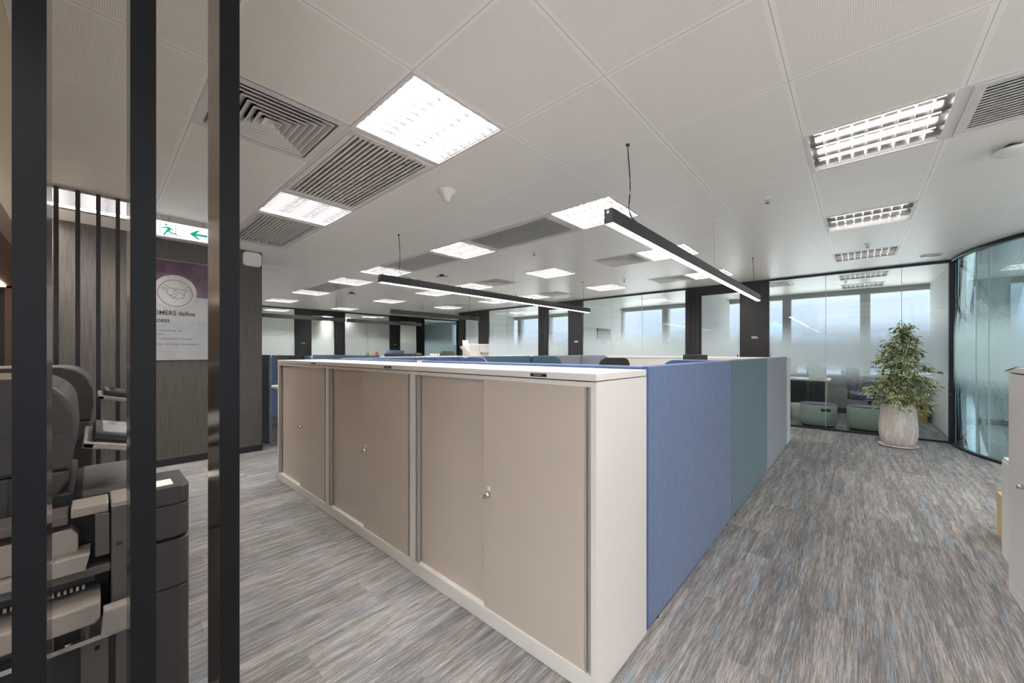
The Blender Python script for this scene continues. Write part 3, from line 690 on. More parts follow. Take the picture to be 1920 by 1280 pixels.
# right foreground cabinet (front faces -x)
def make_hinged(name, W=1.172, D=.438):
    r = empty(name, (0, 0, 0))
    B().box(0, W, .016, D, 0, CH-.03, bev=.002).done('carcass', M['cabwhite'], r); B().box(0, W, -.002, D, CH-.027, CH, bev=.0015).done('top_panel', M['cabwhite'], r)
    B().box(.002, W-.002, .006, D-.003, CH-.031, CH-.027).done('dark_shadow_strip', M['ventdark'], r); B().box(0, W, 0, .016, 0, .062, bev=.002).done('plinth', M['cabwhite'], r)  # shadow line under the top painted as a near-black strip
    for a, c in ((.001, .27), (.273, W-.001)): B().box(a, c, 0, .015, .066, CH-.034, bev=.002).done('door', M['cabwhite'], r)
    B().lathe([(.0125, 0), (.0125, .012), (.009, .019)], n=20).rot(PI/2, 'X').done('lock', M['steel'], r).location = (.235, 0, .60)
    return reg(r)
ph = make_hinged('steel_cabinet')
put(ph, (.59, 3.235, 0), 'white steel cabinet cut off by the right edge of the picture', 'right side cabinets', 'cabinet'); ph.rotation_euler = (0, 0, -PI/2)
dup(pc, (.59, 3.235-1.176, 0), 'greige steel cabinet beside the camera at the far right', 'right side cabinets', -PI/2)

# ------------------------------------------------------------ felt screens
SH = 1.184
def screen(name, p0, p1, h, m, lab, rounded=None, th=.03, group='felt screens'):
    """upright felt panel between two floor points; rounded end radius at p1"""
    v = Vector(p1)-Vector(p0); L = v.length
    r = empty(name, (p0[0], p0[1], 0), math.atan2(v.y, v.x), lab, 'felt screen', group)
    if rounded: prof = [(0, .012), (L, .012)]+[(L-rounded+rounded*math.cos(a), h-rounded+rounded*math.sin(a)) for a in [PI/2*k/10 for k in range(11)]]+[(0, h)]
    else: prof = [(0, .012), (L, .012), (L, h), (0, h)]
    B().prism(prof, 'y', -th/2, th/2, bev=.004).done('felt_panel', M[m], r)
    # piping along the upper edge
    pts = [(0, 0, h+.001)]
    if rounded: pts += [(L-rounded+rounded*math.sin(a), 0, h-rounded+rounded*math.cos(a)+.001) for a in [PI/2*k/10 for k in range(11)]]
    else: pts += [(L, 0, h+.001)]
    B().tube(pts, .004, 6).done('piping', M['bluetrim' if m == 'blue' else m], r)
    b = B(); b.lathe([(.015, 0), (.015, .014)], cx=.12, n=10); b.lathe([(.015, 0), (.015, .014)], cx=L-.12, n=10); b.done('foot', M['wire'], r)
    return r
XR = -.705
screen('felt_screen', (XR, 1.665), (XR, 3.19), SH, 'blue', 'large blue felt screen behind the near cabinet, along the right aisle')
screen('felt_screen', (XR, 3.195), (XR, 4.69), SH, 'teal', 'teal felt screen between the blue and grey ones along the right aisle')
screen('felt_screen', (XR, 4.695), (XR, 6.19), SH, 'grey', 'pale grey felt screen at the far end of the right aisle row')
screen('felt_screen', (-.725, 1.668), (-2.43, 1.668), SH-.002, 'blue', 'blue felt screen edge peeping over the near cabinets, right of the yellow note')
screen('felt_screen', (-2.45, 1.668), (-3.83, 1.668), SH-.002, 'blue', 'blue felt screen edge peeping over the cabinets, left of the yellow note')
screen('felt_screen', (-.73, 3.2), (-1.22, 3.2), SH-.001, 'blue', 'round-cornered blue felt wing just behind the large blue screen', .12)
screen('felt_screen', (-3.865, 1.69), (-3.865, 3.19), SH, 'blue', 'blue felt spine screen far behind the cabinets, left of the teal one')
screen('felt_screen', (-3.865, 3.2), (-3.865, 4.69), SH, 'teal', 'teal felt spine screen below the white printer')
screen('felt_screen', (-3.865, 4.7), (-3.865, 6.19), SH, 'grey', 'grey felt spine screen left of the black chair')
screen('felt_screen', (-3.845, 3.215), (-3.32, 3.215), SH-.001, 'blue', 'round-cornered blue felt wing ending below the white printer', .13)
screen('felt_screen', (-3.845, 4.71), (-3.28, 4.71), SH-.001, 'teal', 'round-cornered teal felt wing left of the grey one', .13)
screen('felt_screen', (-3.845, 6.19), (-3.26, 6.19), SH-.001, 'grey', 'round-cornered grey felt wing behind the black chair back', .13)
screen('felt_screen', (-6.6, 1.60), (-5.88, 1.60), SH, 'grey', 'grey felt screen standing at the edge of the veneer wall')
screen('felt_screen', (-8.4, 2.32), (-6.37, 2.32), SH, 'blue', 'distant blue felt screen behind the wide black monitor', .13)
screen('felt_screen', (-8.9, 3.25), (-6.0, 3.25), SH, 'teal', 'long teal felt screen in the distance, behind the cream box')
def clip(x, y, z, lab, m='white', w=.075):
    r = empty('joint_clip', (x, y, z), 0, lab, 'clip', 'clips on the felt screens')
    B().box(-w/2, w/2, -.02, .02, -.016, .007, bev=.003).done('clip', M[m], r)
clip(-3.72, 3.215, SH, 'white clip on top of the blue felt wing'); clip(-3.86, 4.695, SH, 'white clip where the teal felt screens meet'); clip(-3.79, 6.2, SH, 'white clip on top of the grey felt wing')
r = empty('sticky_note', (-2.44, 1.668, SH+.001), 0, 'small cream note folded over the felt joint above the cabinets', 'note')
b = B(); b.box(-.03, .03, -.024, .024, 0, .003); b.box(-.03, .03, -.024, -.021, -.03, .003); b.box(-.03, .03, .021, .024, -.03, .003); b.done('paper', M['paper'], r)

# ------------------------------------------------------------ far objects on the counters
def printer(x, y, z, rz):
    r = empty('desktop_printer', (x, y, z), rz, 'white desktop printer with raised rear tray on the far counter', 'printer')
    B().box(-.21, .21, -.20, .22, 0, .235, bev=.008).done('body', M['white'], r)
    B().box(-.005, 0.0, -.203, -.199, .02, .225).done('panel_seam', M['rail'], r)
    B().box(.02, .19, -.206, -.199, .015, .075, bev=.004).done('output_tray', M['rail'], r)
    B().lathe([(.016, 0), (.016, .006)], n=14).rot(PI/2, 'X').done('power_button', M['screend'], r).location = (.03, -.2, .055)
    B().box(-.10, .02, -.002, .004, 0, .09).rot(-.35, 'X').done('paper_support', M['white'], r).location = (-.13, .14, .232)
    B().box(-.16, 0, -.12, .12, 0, .008).rot(.9, 'Y').done('side_tray', M['white'], r).location = (-.20, .02, .06)
    B().box(.12, .17, -.2012, -.1995, .19, .20).done('badge', M['inkgrey'], r)
printer(-5.74, 5.22, CH, PI/2-.35)
def thingbox(name, loc, dims, m, lab, cat, rz=0, lid=None):
    r = empty(name, loc, rz, lab, cat)
    B().box(-dims[0]/2, dims[0]/2, -dims[1]/2, dims[1]/2, 0, dims[2], bev=.003).done('box_body', M[m], r)
    if lid: B().box(-dims[0]/2-.004, dims[0]/2+.004, -dims[1]/2-.004, dims[1]/2+.004, dims[2], dims[2]+.012, bev=.002).done('lid', M[lid], r)
    return r
thingbox('document_box', (-5.74, 3.45, CH), (.36, .26, .05), 'copierd', 'flat black box under the blue one on the printer counter', 'box', 1.57)
thingbox('document_box', (-5.78, 3.42, CH+.05), (.22, .20, .055), 'blue', 'blue box lying on a black one, left end of the printer counter', 'box', 1.57)
thingbox('carton', (-6.35, 3.25, SH), (.14, .06, .05), 'tan', 'cream carton on top of the distant teal felt screen', 'carton')
r = empty('toy_figure', (-6.10, 3.26, SH+.005), 0, 'tiny red ornament on the distant teal screen', 'ornament')
B().lathe([(.02, 0), (.028, .015), (.018, .035), (.024, .05), (.006, .068)], n=14).done('body', M['red'], r); B().box(-.055, -.01, -.008, .008, .02, .035, bev=.003).done('arm', M['red'], r)
for k in range(4):
    r = empty('paper_cup', (-5.60, 4.02+.055*k, CH), 0, 'small white cup, %s from the left in the line on the printer counter' % ORD[k], 'cup', 'white cups on the printer counter')
    B().lathe([(.014, 0), (.019, .045), (.017, .045), (.012, .004)], n=14).done('cup_body', M['white'], r)
r = empty('phone', (-5.70, 3.78, CH), 0, 'dark telephone lying on the printer counter left of the cups', 'telephone')
B().prism(rr(-.09, .09, 0, .045, .02), 'y', -.06, .06).done('base', M['copierd'], r); B().box(-.08, .08, .02, .05, .045, .06, bev=.006).done('handset', M['copierd'], r)
r = thingbox('desk_organiser', (-6.15, 1.61, SH), (.30, .05, .025), 'copierd', 'flat black organiser on the grey felt screen by the veneer wall', 'organiser')

# office chairs (back visible over the screens)
def office_chair(loc, rz, m, lab, bh=1.14, arms=True):
    r = empty('office_chair', loc, rz, lab, 'office chair')
    b = B()
    for k in range(5):
        a = 2*PI*k/5; b.tube([(0, 0, .09), (.29*math.cos(a), .29*math.sin(a), .06)], [.022, .014], 8)
    b.done('base', M['copierd'], r)
    for k in range(5):
        a = 2*PI*k/5; c = B().lathe([(.026, -.011), (.028, 0), (.026, .011)], n=14).rot(PI/2, 'X').done('caster', M['copierd'], r); c.location = (.29*math.cos(a), .29*math.sin(a), .028)
    B().tube([(0, 0, .08), (0, 0, .42)], .024, 12).done('gas_column', M['copierd'], r)
    B().prism(rr(-.24, .24, -.23, .24, .09), 'z', .42, .50, bev=.02).done('seat', M[m], r)
    B().prism(rr(-.22, .22, .56, bh, .08), 'y', .22, .27, bev=.015).done('backrest', M[m], r)
    B().tube([(0, .1, .40), (0, .30, .42), (0, .30, .7)], .02, 8).done('back_support', M['copierd'], r)
    if arms:
        for s_ in (-1, 1):
            B().tube([(s_*.22, .05, .44), (s_*.29, .04, .52), (s_*.29, .0, .66), (s_*.285, -.10, .70), (s_*.27, -.16, .66)], .014, 8).done('armrest', M['copierd'], r)
    return r
office_chair((-2.78, 5.22, 0), -2.3, 'copierd', 'black office chair whose round back shows before the grey felt wing', 1.165)
office_chair((-6.72, 5.45, 0), 1.6, 'copierm', 'dark office chair back behind the far counter, left of the white printer', 1.27)

# wide monitor and its desk left of the cabinets
r = empty('desk', (-6.0, 2.0, 0), 0, 'pale desk carrying the wide black monitor behind the left cabinet end', 'desk')
B().box(-.85, .85, -.28, .28, .70, .725, bev=.003).done('desktop', M['cabwhite'], r)
for sx in (-1, 1):
    for sy in (-1, 1): B().box(sx*.8-.02, sx*.8+.02, sy*.24-.02, sy*.24+.02, 0, .70).done('leg', M['cabwhite'], r)
r = empty('monitor', (-6.02, 1.88, .725), 0, 'wide black monitor peeping over the left end of the cabinet row', 'monitor')
B().box(-.56, .56, -.015, .015, .10, .475, bev=.006).done('display', M['copierd'], r); B().box(-.03, .03, .0, .03, 0, .2).done('stand', M['copierd'], r); B().box(-.14, .14, -.08, .10, 0, .012, bev=.004).done('base', M['copierd'], r)
# dark file on the back cabinet row
r = empty('monitor', (-1.78, 6.0, .735), 0, 'black monitor showing over the teal screen before the black door', 'monitor')
B().box(-.17, .17, -.015, .015, .12, .475, bev=.006).done('display', M['copierd'], r); B().box(-.03, .03, .0, .03, 0, .2).done('stand', M['copierd'], r); B().box(-.12, .12, -.08, .08, 0, .012).done('base', M['copierd'], r)
r = empty('desk', (-1.7, 5.9, 0), 0, 'pale desk behind the grey felt screen under the black monitor', 'desk')
B().box(-.8, .9, -.35, .28, .71, .735, bev=.003).done('desktop', M['cabwhite'], r)
for sx in (-.75, .85):
    for sy in (-.3, .24): B().box(sx-.02, sx+.02, sy-.02, sy+.02, 0, .71).done('leg', M['cabwhite'], r)

# name signs on black panels
def sign(x, y, rz, lab):
    r = empty('room_sign', (x, y, 1.50), rz, lab, 'sign', 'room signs on the black panels')
    B().box(-.05, .05, -.006, 0, -.018, .018, bev=.001).done('plate', M['steel'], r)
sign(-1.34, YW, 0, 'silver room sign on the black panel left of the corner office'); sign(-5.03, YW, 0, 'silver room sign on the black panel at picture centre')
sign(XW, 4.07, PI/2, 'silver room sign on the leftmost black panel'); sign(XW, 7.03, PI/2, 'silver room sign on the second far left black panel')

# ------------------------------------------------------------ corner office contents
r = empty('office_desk', (-1.3, 9.55, 0), 0, 'white desk seen through the corner office glass', 'desk')
B().box(-.9, .92, -.36, .36, .70, .728, bev=.003).done('desktop', M['white'], r)
B().box(-.9, .86, -.30, -.28, .2, .70).done('modesty_panel', M['copierd'], r)
p = B().box(.55, .86, -.27, .33, .04, .695, bev=.003).done('pedestal', M['beige'], r)
for k in range(3):
    q = B().box(.862, .874, -.25, .31, .07+.21*k, .26+.21*k, bev=.002).done('drawer', M['beige'], p); B().box(.874, .882, -.02, .08, .19+.21*k, .20+.21*k).done('drawer_handle', M['steel'], r)
for sx in (-.85,):
    for sy in (-.32, .32): B().box(sx-.02, sx+.02, sy-.02, sy+.02, 0, .70).done('leg', M['white'], r)
def monitor(x, y, z, rz, m, lab, wdt=.46):
    r = empty('monitor', (x, y, z), rz, lab, 'monitor')
    B().box(-wdt/2, wdt/2, -.014, .014, .07, .36, bev=.006).rot(.05, 'X').done('display', M[m], r); B().box(-.03, .03, .0, .03, 0, .2, bev=.003).done('stand', M['white'], r); B().box(-.10, .10, -.08, .08, 0, .01, bev=.003).done('base', M['white'], r)
monitor(-1.05, 9.40, .728, .9, 'white', 'pale monitor on the corner office desk, left one'); monitor(-.66, 9.78, .728, 1.2, 'copierl', 'grey monitor on the corner office desk, turned edge-on')
r = empty('laptop_stand', (-.56, 9.42, .728), .2, 'slanted white paper tray on the corner office desk', 'tray')
b = B(); b.box(-.13, .13, -.10, .10, 0, .01); b.done('base', M['rail'], r); B().box(-.13, .13, -.006, .006, .01, .22).rot(-.25, 'X').done('tray', M['paper'], r)
for k in range(4):
    h = (.10, .14, .08, .12)[k]
    r = empty('storage_jar', (-.2+.28*k, 10.18, .80), 0, 'small pale pot on the corner office window sill, %s from the left' % ORD[k], 'pot', 'pots on the window sill')
    B().lathe([(.03, 0), (.045, h*.4), (.04, h), (.03, h)], n=14).done('pot_body', M['white' if k % 2 else 'rail'], r)
def ottoman(x, y, lab, label_on):
    r = empty('ottoman', (x, y, 0), 0, lab, 'ottoman', 'green drum ottomans')
    B().lathe([(.205, 0), (.205, .03)], n=40, sx=1.05, sy=.85).done('base', M['copierd'], r)
    B().lathe([(.215, .03), (.238, .045), (.240, .2), (.238, .36), (.230, .372)], n=48, sx=1.05, sy=.85).done('drum', M['green'], r)
    B().lathe([(.232, .368), (.226, .384), (.205, .388)], n=48, sx=1.05, sy=.85).done('cushion', M['seatgrey'], r)
    if label_on:
        q = B(); 
        for k in range(6):
            a0, a1 = -PI/2+.20+.09*k, -PI/2+.20+.09*(k+1); R_ = .2435
            q.quad([(R_*1.05*math.cos(a0), R_*.85*math.sin(a0), .27), (R_*1.05*math.cos(a1), R_*.85*math.sin(a1), .27), (R_*1.05*math.cos(a1), R_*.85*math.sin(a1), .315), (R_*1.05*math.cos(a0), R_*.85*math.sin(a0), .315)])
        q.done('label_patch', M['plate'], r)
ottoman(-.49, 8.24, 'green drum ottoman with a black label, left of the plant behind the glass', True)
ottoman(.125, 8.26, 'green drum ottoman half hidden by the plant pot behind the glass', False)
office_chair((.17, 9.25, 0), 1.9, 'navy', 'navy office chair with loop armrests behind the ottomans', .98)
r = thingbox('crate', (.77, 10.02, 0), (.30, .26, .44), 'yellow', 'yellow carton on the corner office floor right of the plant', 'carton')
B().box(-.10, .10, -.1325, -.130, .22, .30).done('print', M['ink'], r)
r = empty('waste_bin', (-.80, 8.75, 0), 0, 'pale bin behind the left green ottoman', 'bin')
B().lathe([(.10, 0), (.12, .30), (.115, .30), (.096, .01)], n=24).done('bin_body', M['white'], r)
# wall-mounted screen in the middle office
r = empty('wall_clock', (-5.045, 9.2, 1.72), 0, 'wall screen with cables on the middle office partition, seen through glass', 'screen')
B().box(0, .04, -.35, .35, -.15, .15, bev=.004).done('display', M['copierl'], r); B().box(0, .05, -.08, .08, -.24, -.15).done('bracket', M['rail'], r)
r = empty('grab_bar', (-2.262, 8.6, 1.2), 0, 'slim handle on the partition inside the narrow office', 'handle')
B().box(0, .03, -.02, .02, -.1, .1).done('bar', M['rail'], r)

# ------------------------------------------------------------ potted plant
px, py = .404, 7.17
r = empty('potted_plant', (px, py, 0), 0, 'tall variegated weeping fig in a pale veined stone pot before the glass', 'plant')
B().lathe([(.16, 0), (.188, .008), (.196, .026), (.188, .028), (.178, .016), (.14, .012)], n=48).done('saucer', M['pot'], r)
B().lathe([(.125, .014), (.150, .035), (.176, .09), (.188, .17), (.186, .28), (.178, .40), (.167, .52), (.161, .565), (.150, .565), (.155, .50), (.155, .48)], n=56).done('pot', M['pot'], r)
B().lathe([(.152, .49), (.154, .51), (.10, .525), (.02, .53)], n=32).done('soil', M['soil'], r)
lv = random.Random(3)
bt = B(); tips = []
trunk = [(0, 0, .50), (.012, -.01, .75), (.03, .0, 1.0), (.035, .01, 1.25), (.05, .0, 1.45), (.052, 0, 1.57)]
bt.tube(trunk, [.016, .014, .012, .009, .006, .003], 8)
bt.tube([(-.03, .02, .5), (-.02, .03, .8), (.02, .02, 1.15)], [.011, .009, .005], 7)
def tp(z):
    for a, b in zip(trunk[:-1], trunk[1:]):
        if a[2] <= z <= b[2]:
            f = (z-a[2])/(b[2]-a[2]); return Vector(a).lerp(Vector(b), f)
    return Vector(trunk[-1])
leaves = bmesh.new(); uvl = leaves.loops.layers.uv.new('UVMap')
def leaf(p, d, L):
    d = d.normalized(); side = d.cross(Vector((lv.uniform(-.5, .5), lv.uniform(-.5, .5), 1))).normalized(); up = side.cross(d)
    W = L*.30; P = []
    for f, wd, dr in ((0, .02, 0), (.25, .8, .02), (.55, 1, 0), (.82, .6, -.06), (1, .02, -.16)):
        c = p+d*(L*f)+up*(dr*L)
        P.append((leaves.verts.new(c-side*W*wd), leaves.verts.new(c+up*(-.07*L if .1 < f < .9 else 0)), leaves.verts.new(c+side*W*wd), f))
    for a, b in zip(P[:-1], P[1:]):
        for k in (0, 1):
            f = leaves.faces.new((a[k], a[k+1], b[k+1], b[k])); f.smooth = True
            for lp, (u, v) in zip(f.loops, ((k*.5, a[3]), (k*.5+.5, a[3]), (k*.5+.5, b[3]), (k*.5, b[3]))): lp[uvl].uv = (u, v)
def width(z):       # crown radius by height
    T = [(.50, .36), (.66, .38), (.80, .46), (.92, .45), (1.0, .33), (1.12, .31), (1.22, .31), (1.34, .20), (1.46, .12), (1.56, .07), (1.64, .05), (1.7, .02)]
    for (za, ra), (zb, rb) in zip(T[:-1], T[1:]):
        if za <= z <= zb: return .78*(ra+(rb-ra)*(z-za)/(zb-za))
    return .05
nb = 58
for k in range(nb):
    z = .60+.94*(k/(nb-1))**1.08; base = tp(z); a = k*2.4+lv.uniform(-.4, .4)
    Rr = width(min(1.6, z+.02))*lv.uniform(.62, 1.08); rise = lv.uniform(.02, .10) if z > .75 else lv.uniform(-.02, .06)
    ex, ey = math.cos(a), math.sin(a)
    pts = [base+Vector((ex*Rr*f, ey*Rr*f, rise*math.sin(f*2.4)*1.3-(.10*f*f if z < .95 else .05*f*f))) for f in (0, .25, .5, .75, 1)]
    bt.tube(pts, [.004, .0035, .003, .002, .001], 5)
    nl = int(16+Rr*88)
    for q in range(nl):
        f = .22+.78*((q+lv.random())/nl); i = min(3, int(f*4)); g = f*4-i
        p = pts[i].lerp(pts[i+1], g)
        spread = .055*(.5+Rr)
        off = Vector((lv.gauss(0, spread), lv.gauss(0, spread), lv.gauss(0, .028)-.01))
        d = Vector((ex, ey, 0))*.8+Vector((lv.uniform(-.9, .9), lv.uniform(-.9, .9), lv.uniform(-.75, .25)))
        leaf(p+off, d, lv.uniform(.044, .074))
bmesh.ops.scale(leaves, vec=(1, 1, 1), verts=leaves.verts)
bt.done('trunk', M['bark'], r)
me = bpy.data.meshes.new('foliage'); leaves.to_mesh(me); leaves.free(); link('foliage', me, M['leaf'], r)

# ------------------------------------------------------------ right edge: things by the cabinet
r = thingbox('storage_carton', (.86, 3.50, 0), (.40, .46, .61), 'white', 'low white box standing behind the right edge cabinet', 'box')
B().box(-.206, -.200, -.225, .225, .02, .59).done('side_panel', M['white'], r)
r = thingbox('cardboard_box', (.875, 3.97, 0), (.34, .34, .30), 'tan', 'yellow-brown cardboard box on the floor beyond the right edge cabinet', 'carton')
b = B(); b.box(-.17, .17, -.03, .03, .302, .304); b.done('tape', M['tan'], r)
r = empty('spray_bottle', (.73, 2.93, CH), 0, 'white bottle on top of the right edge cabinet', 'bottle')
B().lathe([(.028, 0), (.032, .01), (.032, .08), (.02, .10), (.012, .105), (.012, .115)], n=24).done('bottle_body', M['white'], r)
B().lathe([(.033, .03), (.033, .06)], n=24, cap=False).done('label_band', M['bluetrim'], r); B().lathe([(.015, .113), (.015, .13), (.006, .134)], n=16).done('cap', M['white'], r)
r = empty('lanyard', (.62, 3.02, CH), 0, 'black lanyard cord hanging over the right edge cabinet', 'cord')
B().tube([(.07, -.06, .05), (.066, -.058, .03), (.06, -.055, .004), (.02, .02, .004), (-.034, .06, .003), (-.06, .085, -.014), (-.065, .088, -.018), (-.05, .084, -.012), (-.034, .05, .004)], .0016, 6).done('cord', M['wire'], r)

# ------------------------------------------------------------ left: screens of fins
def fin_row(name, x0, depth, y0, pitch, wdt, n, labs, m, group, rail=False):
    for k in range(n):
        y = y0+pitch*k
        r = empty(name, (x0, y, 0), 0, labs[k], 'fin', group)
        B().box(-depth, -.0015, 0, wdt, .0, ZC, bev=.0012).done('blade', M['finedge'], r)
        B().box(-.0015, 0, 0, wdt, 0, ZC).done('front_face', M[m], r)
xs = -1.25; q = 1.25/1.2
fin_row('metal_fin', xs, .155, -.1075*q, .1605*q, .0425*q, 3, ['wide dark metal fin nearest the left edge of the picture', 'dark metal fin covering the left part of the poster', 'dark metal fin with bronze side, between poster and big vent'], 'fin', 'large dark fins in front of the copiers')
fin_row('black_slat', -4.43, .06, -.315, .107, .025, 6, ['thin black slat behind the copiers, %s from the left' % ORD[k] for k in range(6)], 'black', 'thin black slats behind the copiers')
struct(B().box(-4.50, -4.42, -2.5, .25, ZC-.012, ZC).done('trim_slat_rail', M['rail']))

# kitchen corner at the very left
r = empty('wall_cupboard', (-2.9, -.22, 0), 0, 'beige wall cupboard with brown underside at the left edge', 'cupboard')
B().box(-1.0, 1.9, -.34, 0, 1.76, ZC, bev=.002).done('cupboard_body', M['beige'], r)
B().box(-1.0, 1.9, -.34, .004, 1.66, 1.76, bev=.002).done('bottom_trim', M['brown'], r)
B().box(-1.0, 1.9, -.18, -.15, 1.652, 1.66).done('led_strip', M['led'], r)
B().lathe([(.014, 0), (.014, .02)], n=12).rot(-PI/2, 'X').done('knob', M['steel'], r).location = (.42, 0, 2.03)
struct(B().box(-4.4, -1.0, -.75, -.71, 0, ZC).done('wall_kitchen', M['splash']))
r = empty('tall_unit', (-4.62, -.41, 0), 0, 'dark brown tall unit with a black opening under the glowing shelf at the left edge', 'cupboard')
B().box(-.8, 0, -.035, 0, 0, 1.75).done('side_panel', M['brown'], r); B().box(-.8, 0, -.9, 0, 1.72, 1.75).done('top', M['brown'], r)
B().box(-.8, -.05, -.9, -.035, .02, 1.72).done('black_recess', M['copierd'], r); B().box(-.8, -.7, -.9, 0, 1.75, 2.3).done('backsplash', M['splash'], r)
B().box(-.1, -.06, -.85, -.05, 1.75, 1.765).done('led_strip', M['led'], r)

# ------------------------------------------------------------ copiers
def copier(loc, lab, detail):
    r = empty('copier', loc, 0, lab, 'copier', 'office copiers')
    # local: +x towards the camera side, +y towards the user
    B().box(-.62, -.03, -.62, -.04, .0, .78, bev=.01).done('body', M['copierd'], r)
    h = B(); prof = [(-.66, .86)]+[(-.66, 1.14), (-.64, 1.165), (-.16, 1.165)]
    prof += [(-.16+.12*math.sin(a), 1.045+.12*math.cos(a)) for a in [PI/2*k/8 for k in range(9)]]+[(-.035, .95), (-.045, .86)]
    h.prism(prof, 'x', -.60, 0, bev=.012); hood = h.done('feeder_hood', M['copier'], r)
    B().box(-.601, .0015, -.50, -.05, .985, .988).done('seam', M['copierd'], hood)
    B().prism([(-.66, .858), (-.05, .858), (-.05, .82), (-.10, .74), (-.18, .715), (-.66, .715)], 'x', -.60, -.006, bev=.008).done('scanner_housing', M['copier'], r)
    B().box(-.02, -.004, -.172, -.168, .72, .858).done('housing_seam', M['copierd'], r)
    B().box(-.55, -.12, -.05, .15, .66, .76, bev=.03).done('inner_tray', M['copierm'], r)
    pl = .185 if detail else .25
    a = B(); a.box(-.02, .0, 0, pl, -.008, .014, bev=.004); a.box(-.42, -.40, 0, pl, -.008, .014, bev=.004); a.box(-.42, 0, 0, .03, -.008, .012, bev=.004); a.rot(-.26, 'X')
    arm = a.done('panel_arm', M['copierl'], r); arm.location = (-.02, -.02, .985 if not detail else .93)
    s_ = B(); s_.box(-.40, -.03, .02, pl-.01, .016, .046, bev=.006); s_.rot(-.26, 'X'); scr = s_.done('control_panel', M['copierd'], r); scr.location = arm.location
    s2 = B(); s2.box(-.38, -.05, .04, pl-.03, .046, .048); s2.rot(-.26, 'X'); s2.done('touch_screen', M['screen' if detail else 'screend'], scr)
    return r
c1 = copier((-1.93, -.01, 0), 'charcoal copier nearest the fins, with tilted grey touch screen', True)
c2 = copier((-3.25, .03, 0), 'charcoal copier farther back, half hidden behind the near one', False)
# finisher attached to the near copier: its +x face is at world x = -1.78
f = empty('copier_finisher', (-1.78, 0, 0), 0, 'large charcoal copier finisher with open paper trays standing behind the fins', 'copier finisher')
def fp(name, x0, x1, y0, y1, z0, z1, m, bev=.004, parent=f): return B().box(x0, x1, y0, y1, z0, z1, bev=bev).done(name, M[m], parent)
# right-hand column with rounded front corner (y 0.09 .. 0.231)
def colm(name, z0, z1, m='copier', dz=0, x=0, yr=.231, top=None):
    prof = [(x, .095)]+[(x-.03+.03*math.cos(a), yr-.03+.03*math.sin(a)) for a in [PI/2*k/6 for k in range(7)]]+[(x-.26, yr), (x-.26, .095)]
    return B().prism(prof, 'z', z0, z1, bev=.004).done(name, M[m], f)
colm('top_cover', .715, .775); colm('upper_door', .600, .712); colm('door_gap', .590, .600, 'copierd', x=-.02, yr=.215); colm('middle_door', .425, .588); colm('lower_door', .02, .421)
B().box(-.12, -.04, .10, .19, .775, .7765).done('sticker', M['paper'], f)
fp('front_block', -.15, -.002, .035, .092, .40, .745, 'copierm'); fp('front_block_cover', -.15, .0, .035, .092, .745, .765, 'copierl')
fp('catch', -.002, .003, .045, .062, .622, .632, 'copierd', .002)
fp('lower_body', -.15, -.02, -.34, .092, .0, .40, 'copierd'); fp('body_panel', -.02, -.012, -.03, .03, .0, .40, 'copierm', .002); fp('body_panel', -.02, -.012, .045, .088, .0, .40, 'copierm', .002)
fp('rear_body', -.15, -.10, -.34, .035, .40, .74, 'copierd')
fp('top_rail', -.12, -.01, -.05, .03, .735, .765, 'copierl'); fp('top_rail', -.12, -.01, -.34, -.055, .72, .75, 'copierm')
fp('guide_block', -.10, .0, .0, .032, .60, .735, 'copierm'); 
B().prism([(-.34, .60), (-.10, .60), (-.035, .625), (-.035, .675), (-.05, .70), (-.34, .685)], 'x', -.12, -.03, bev=.004).done('paper_stop', M['copierl'], f)
B().prism([(-.34, .575), (-.02, .575), (-.01, .625), (-.08, .625), (-.11, .60), (-.34, .595)], 'x', -.08, .02, bev=.004).done('upper_tray', M['copierl'], f)
fp('tray_lip', -.11, .0, -.34, .034, .545, .572, 'copierm')
b = B(); 
for k in range(26): b.box(-.04, -.03, -.34+.0125*k, -.334+.0125*k, .50, .512)
b.done('brush', M['copierl'], f)
fp('roller_guide', -.12, -.04, -.34, .0, .512, .545, 'copierd', .002)
B().prism([(-.34, .415), (.0, .415), (.012, .43), (.012, .48), (-.34, .475)], 'x', -.10, .05, bev=.006).done('output_tray', M['copierl'], f)
B().prism([(.012, .372), (.075, .372), (.070, .452), (.018, .452)], 'x', .02, .065, bev=.005).done('tray_flap', M['copierl'], f)
b = B(); b.box(.0, .03, -.34, .07, .352, .366); b.done('metal_bracket', M['steel'], f)
for y in (-.09, -.02): fp('tray_leg', .015, .025, y, y+.008, .366, .43, 'copierm', .001)
B().lathe([(.008, .366), (.008, .370)], cx=.018, cy=-.055, n=14).done('screw', M['steel'], f)
for y, z in ((.0, .30), (.0, .16), (-.17, .20), (-.10, .13)): fp('slot', -.0125, -.0105, y, y+.010, z, z+.012, 'ventdark', 0)

# ------------------------------------------------------------ left wall: poster, exit sign, wall box
r = empty('poster', (-5.598, 0, 0), 0, 'plum and white poster with a handshake icon on the veneer wall', 'poster')
Y0, Y1, Z0, Z1 = .235, 1.02, 1.16, 2.26
B().box(0, .006, Y0, Y1, Z0, Z1).done('sheet', M['postergrey'], r)
B().box(.006, .0075, Y0+.005, Y1-.005, 1.87, Z1-.005).done('plum_field', M['purple'], r)
yc = .60
B().lathe([(.185, 0), (.185, .0008)], n=48).rot(PI/2, 'Y').done('icon_disc', M['posterlight'], r).location = (.0076, yc, 1.915)
b = B(); b.tube([(.010, yc+.145*math.cos(a), 1.90+.145*math.sin(a)) for a in [2*PI*k/48 for k in range(49)]], .0022, 5); b.done('icon_ring', M['ink'], r)
b = B()
def ln(pts): b.tube([(.010, yc+u*1.15, 1.90+v*1.15) for u, v in pts], .0018, 5)
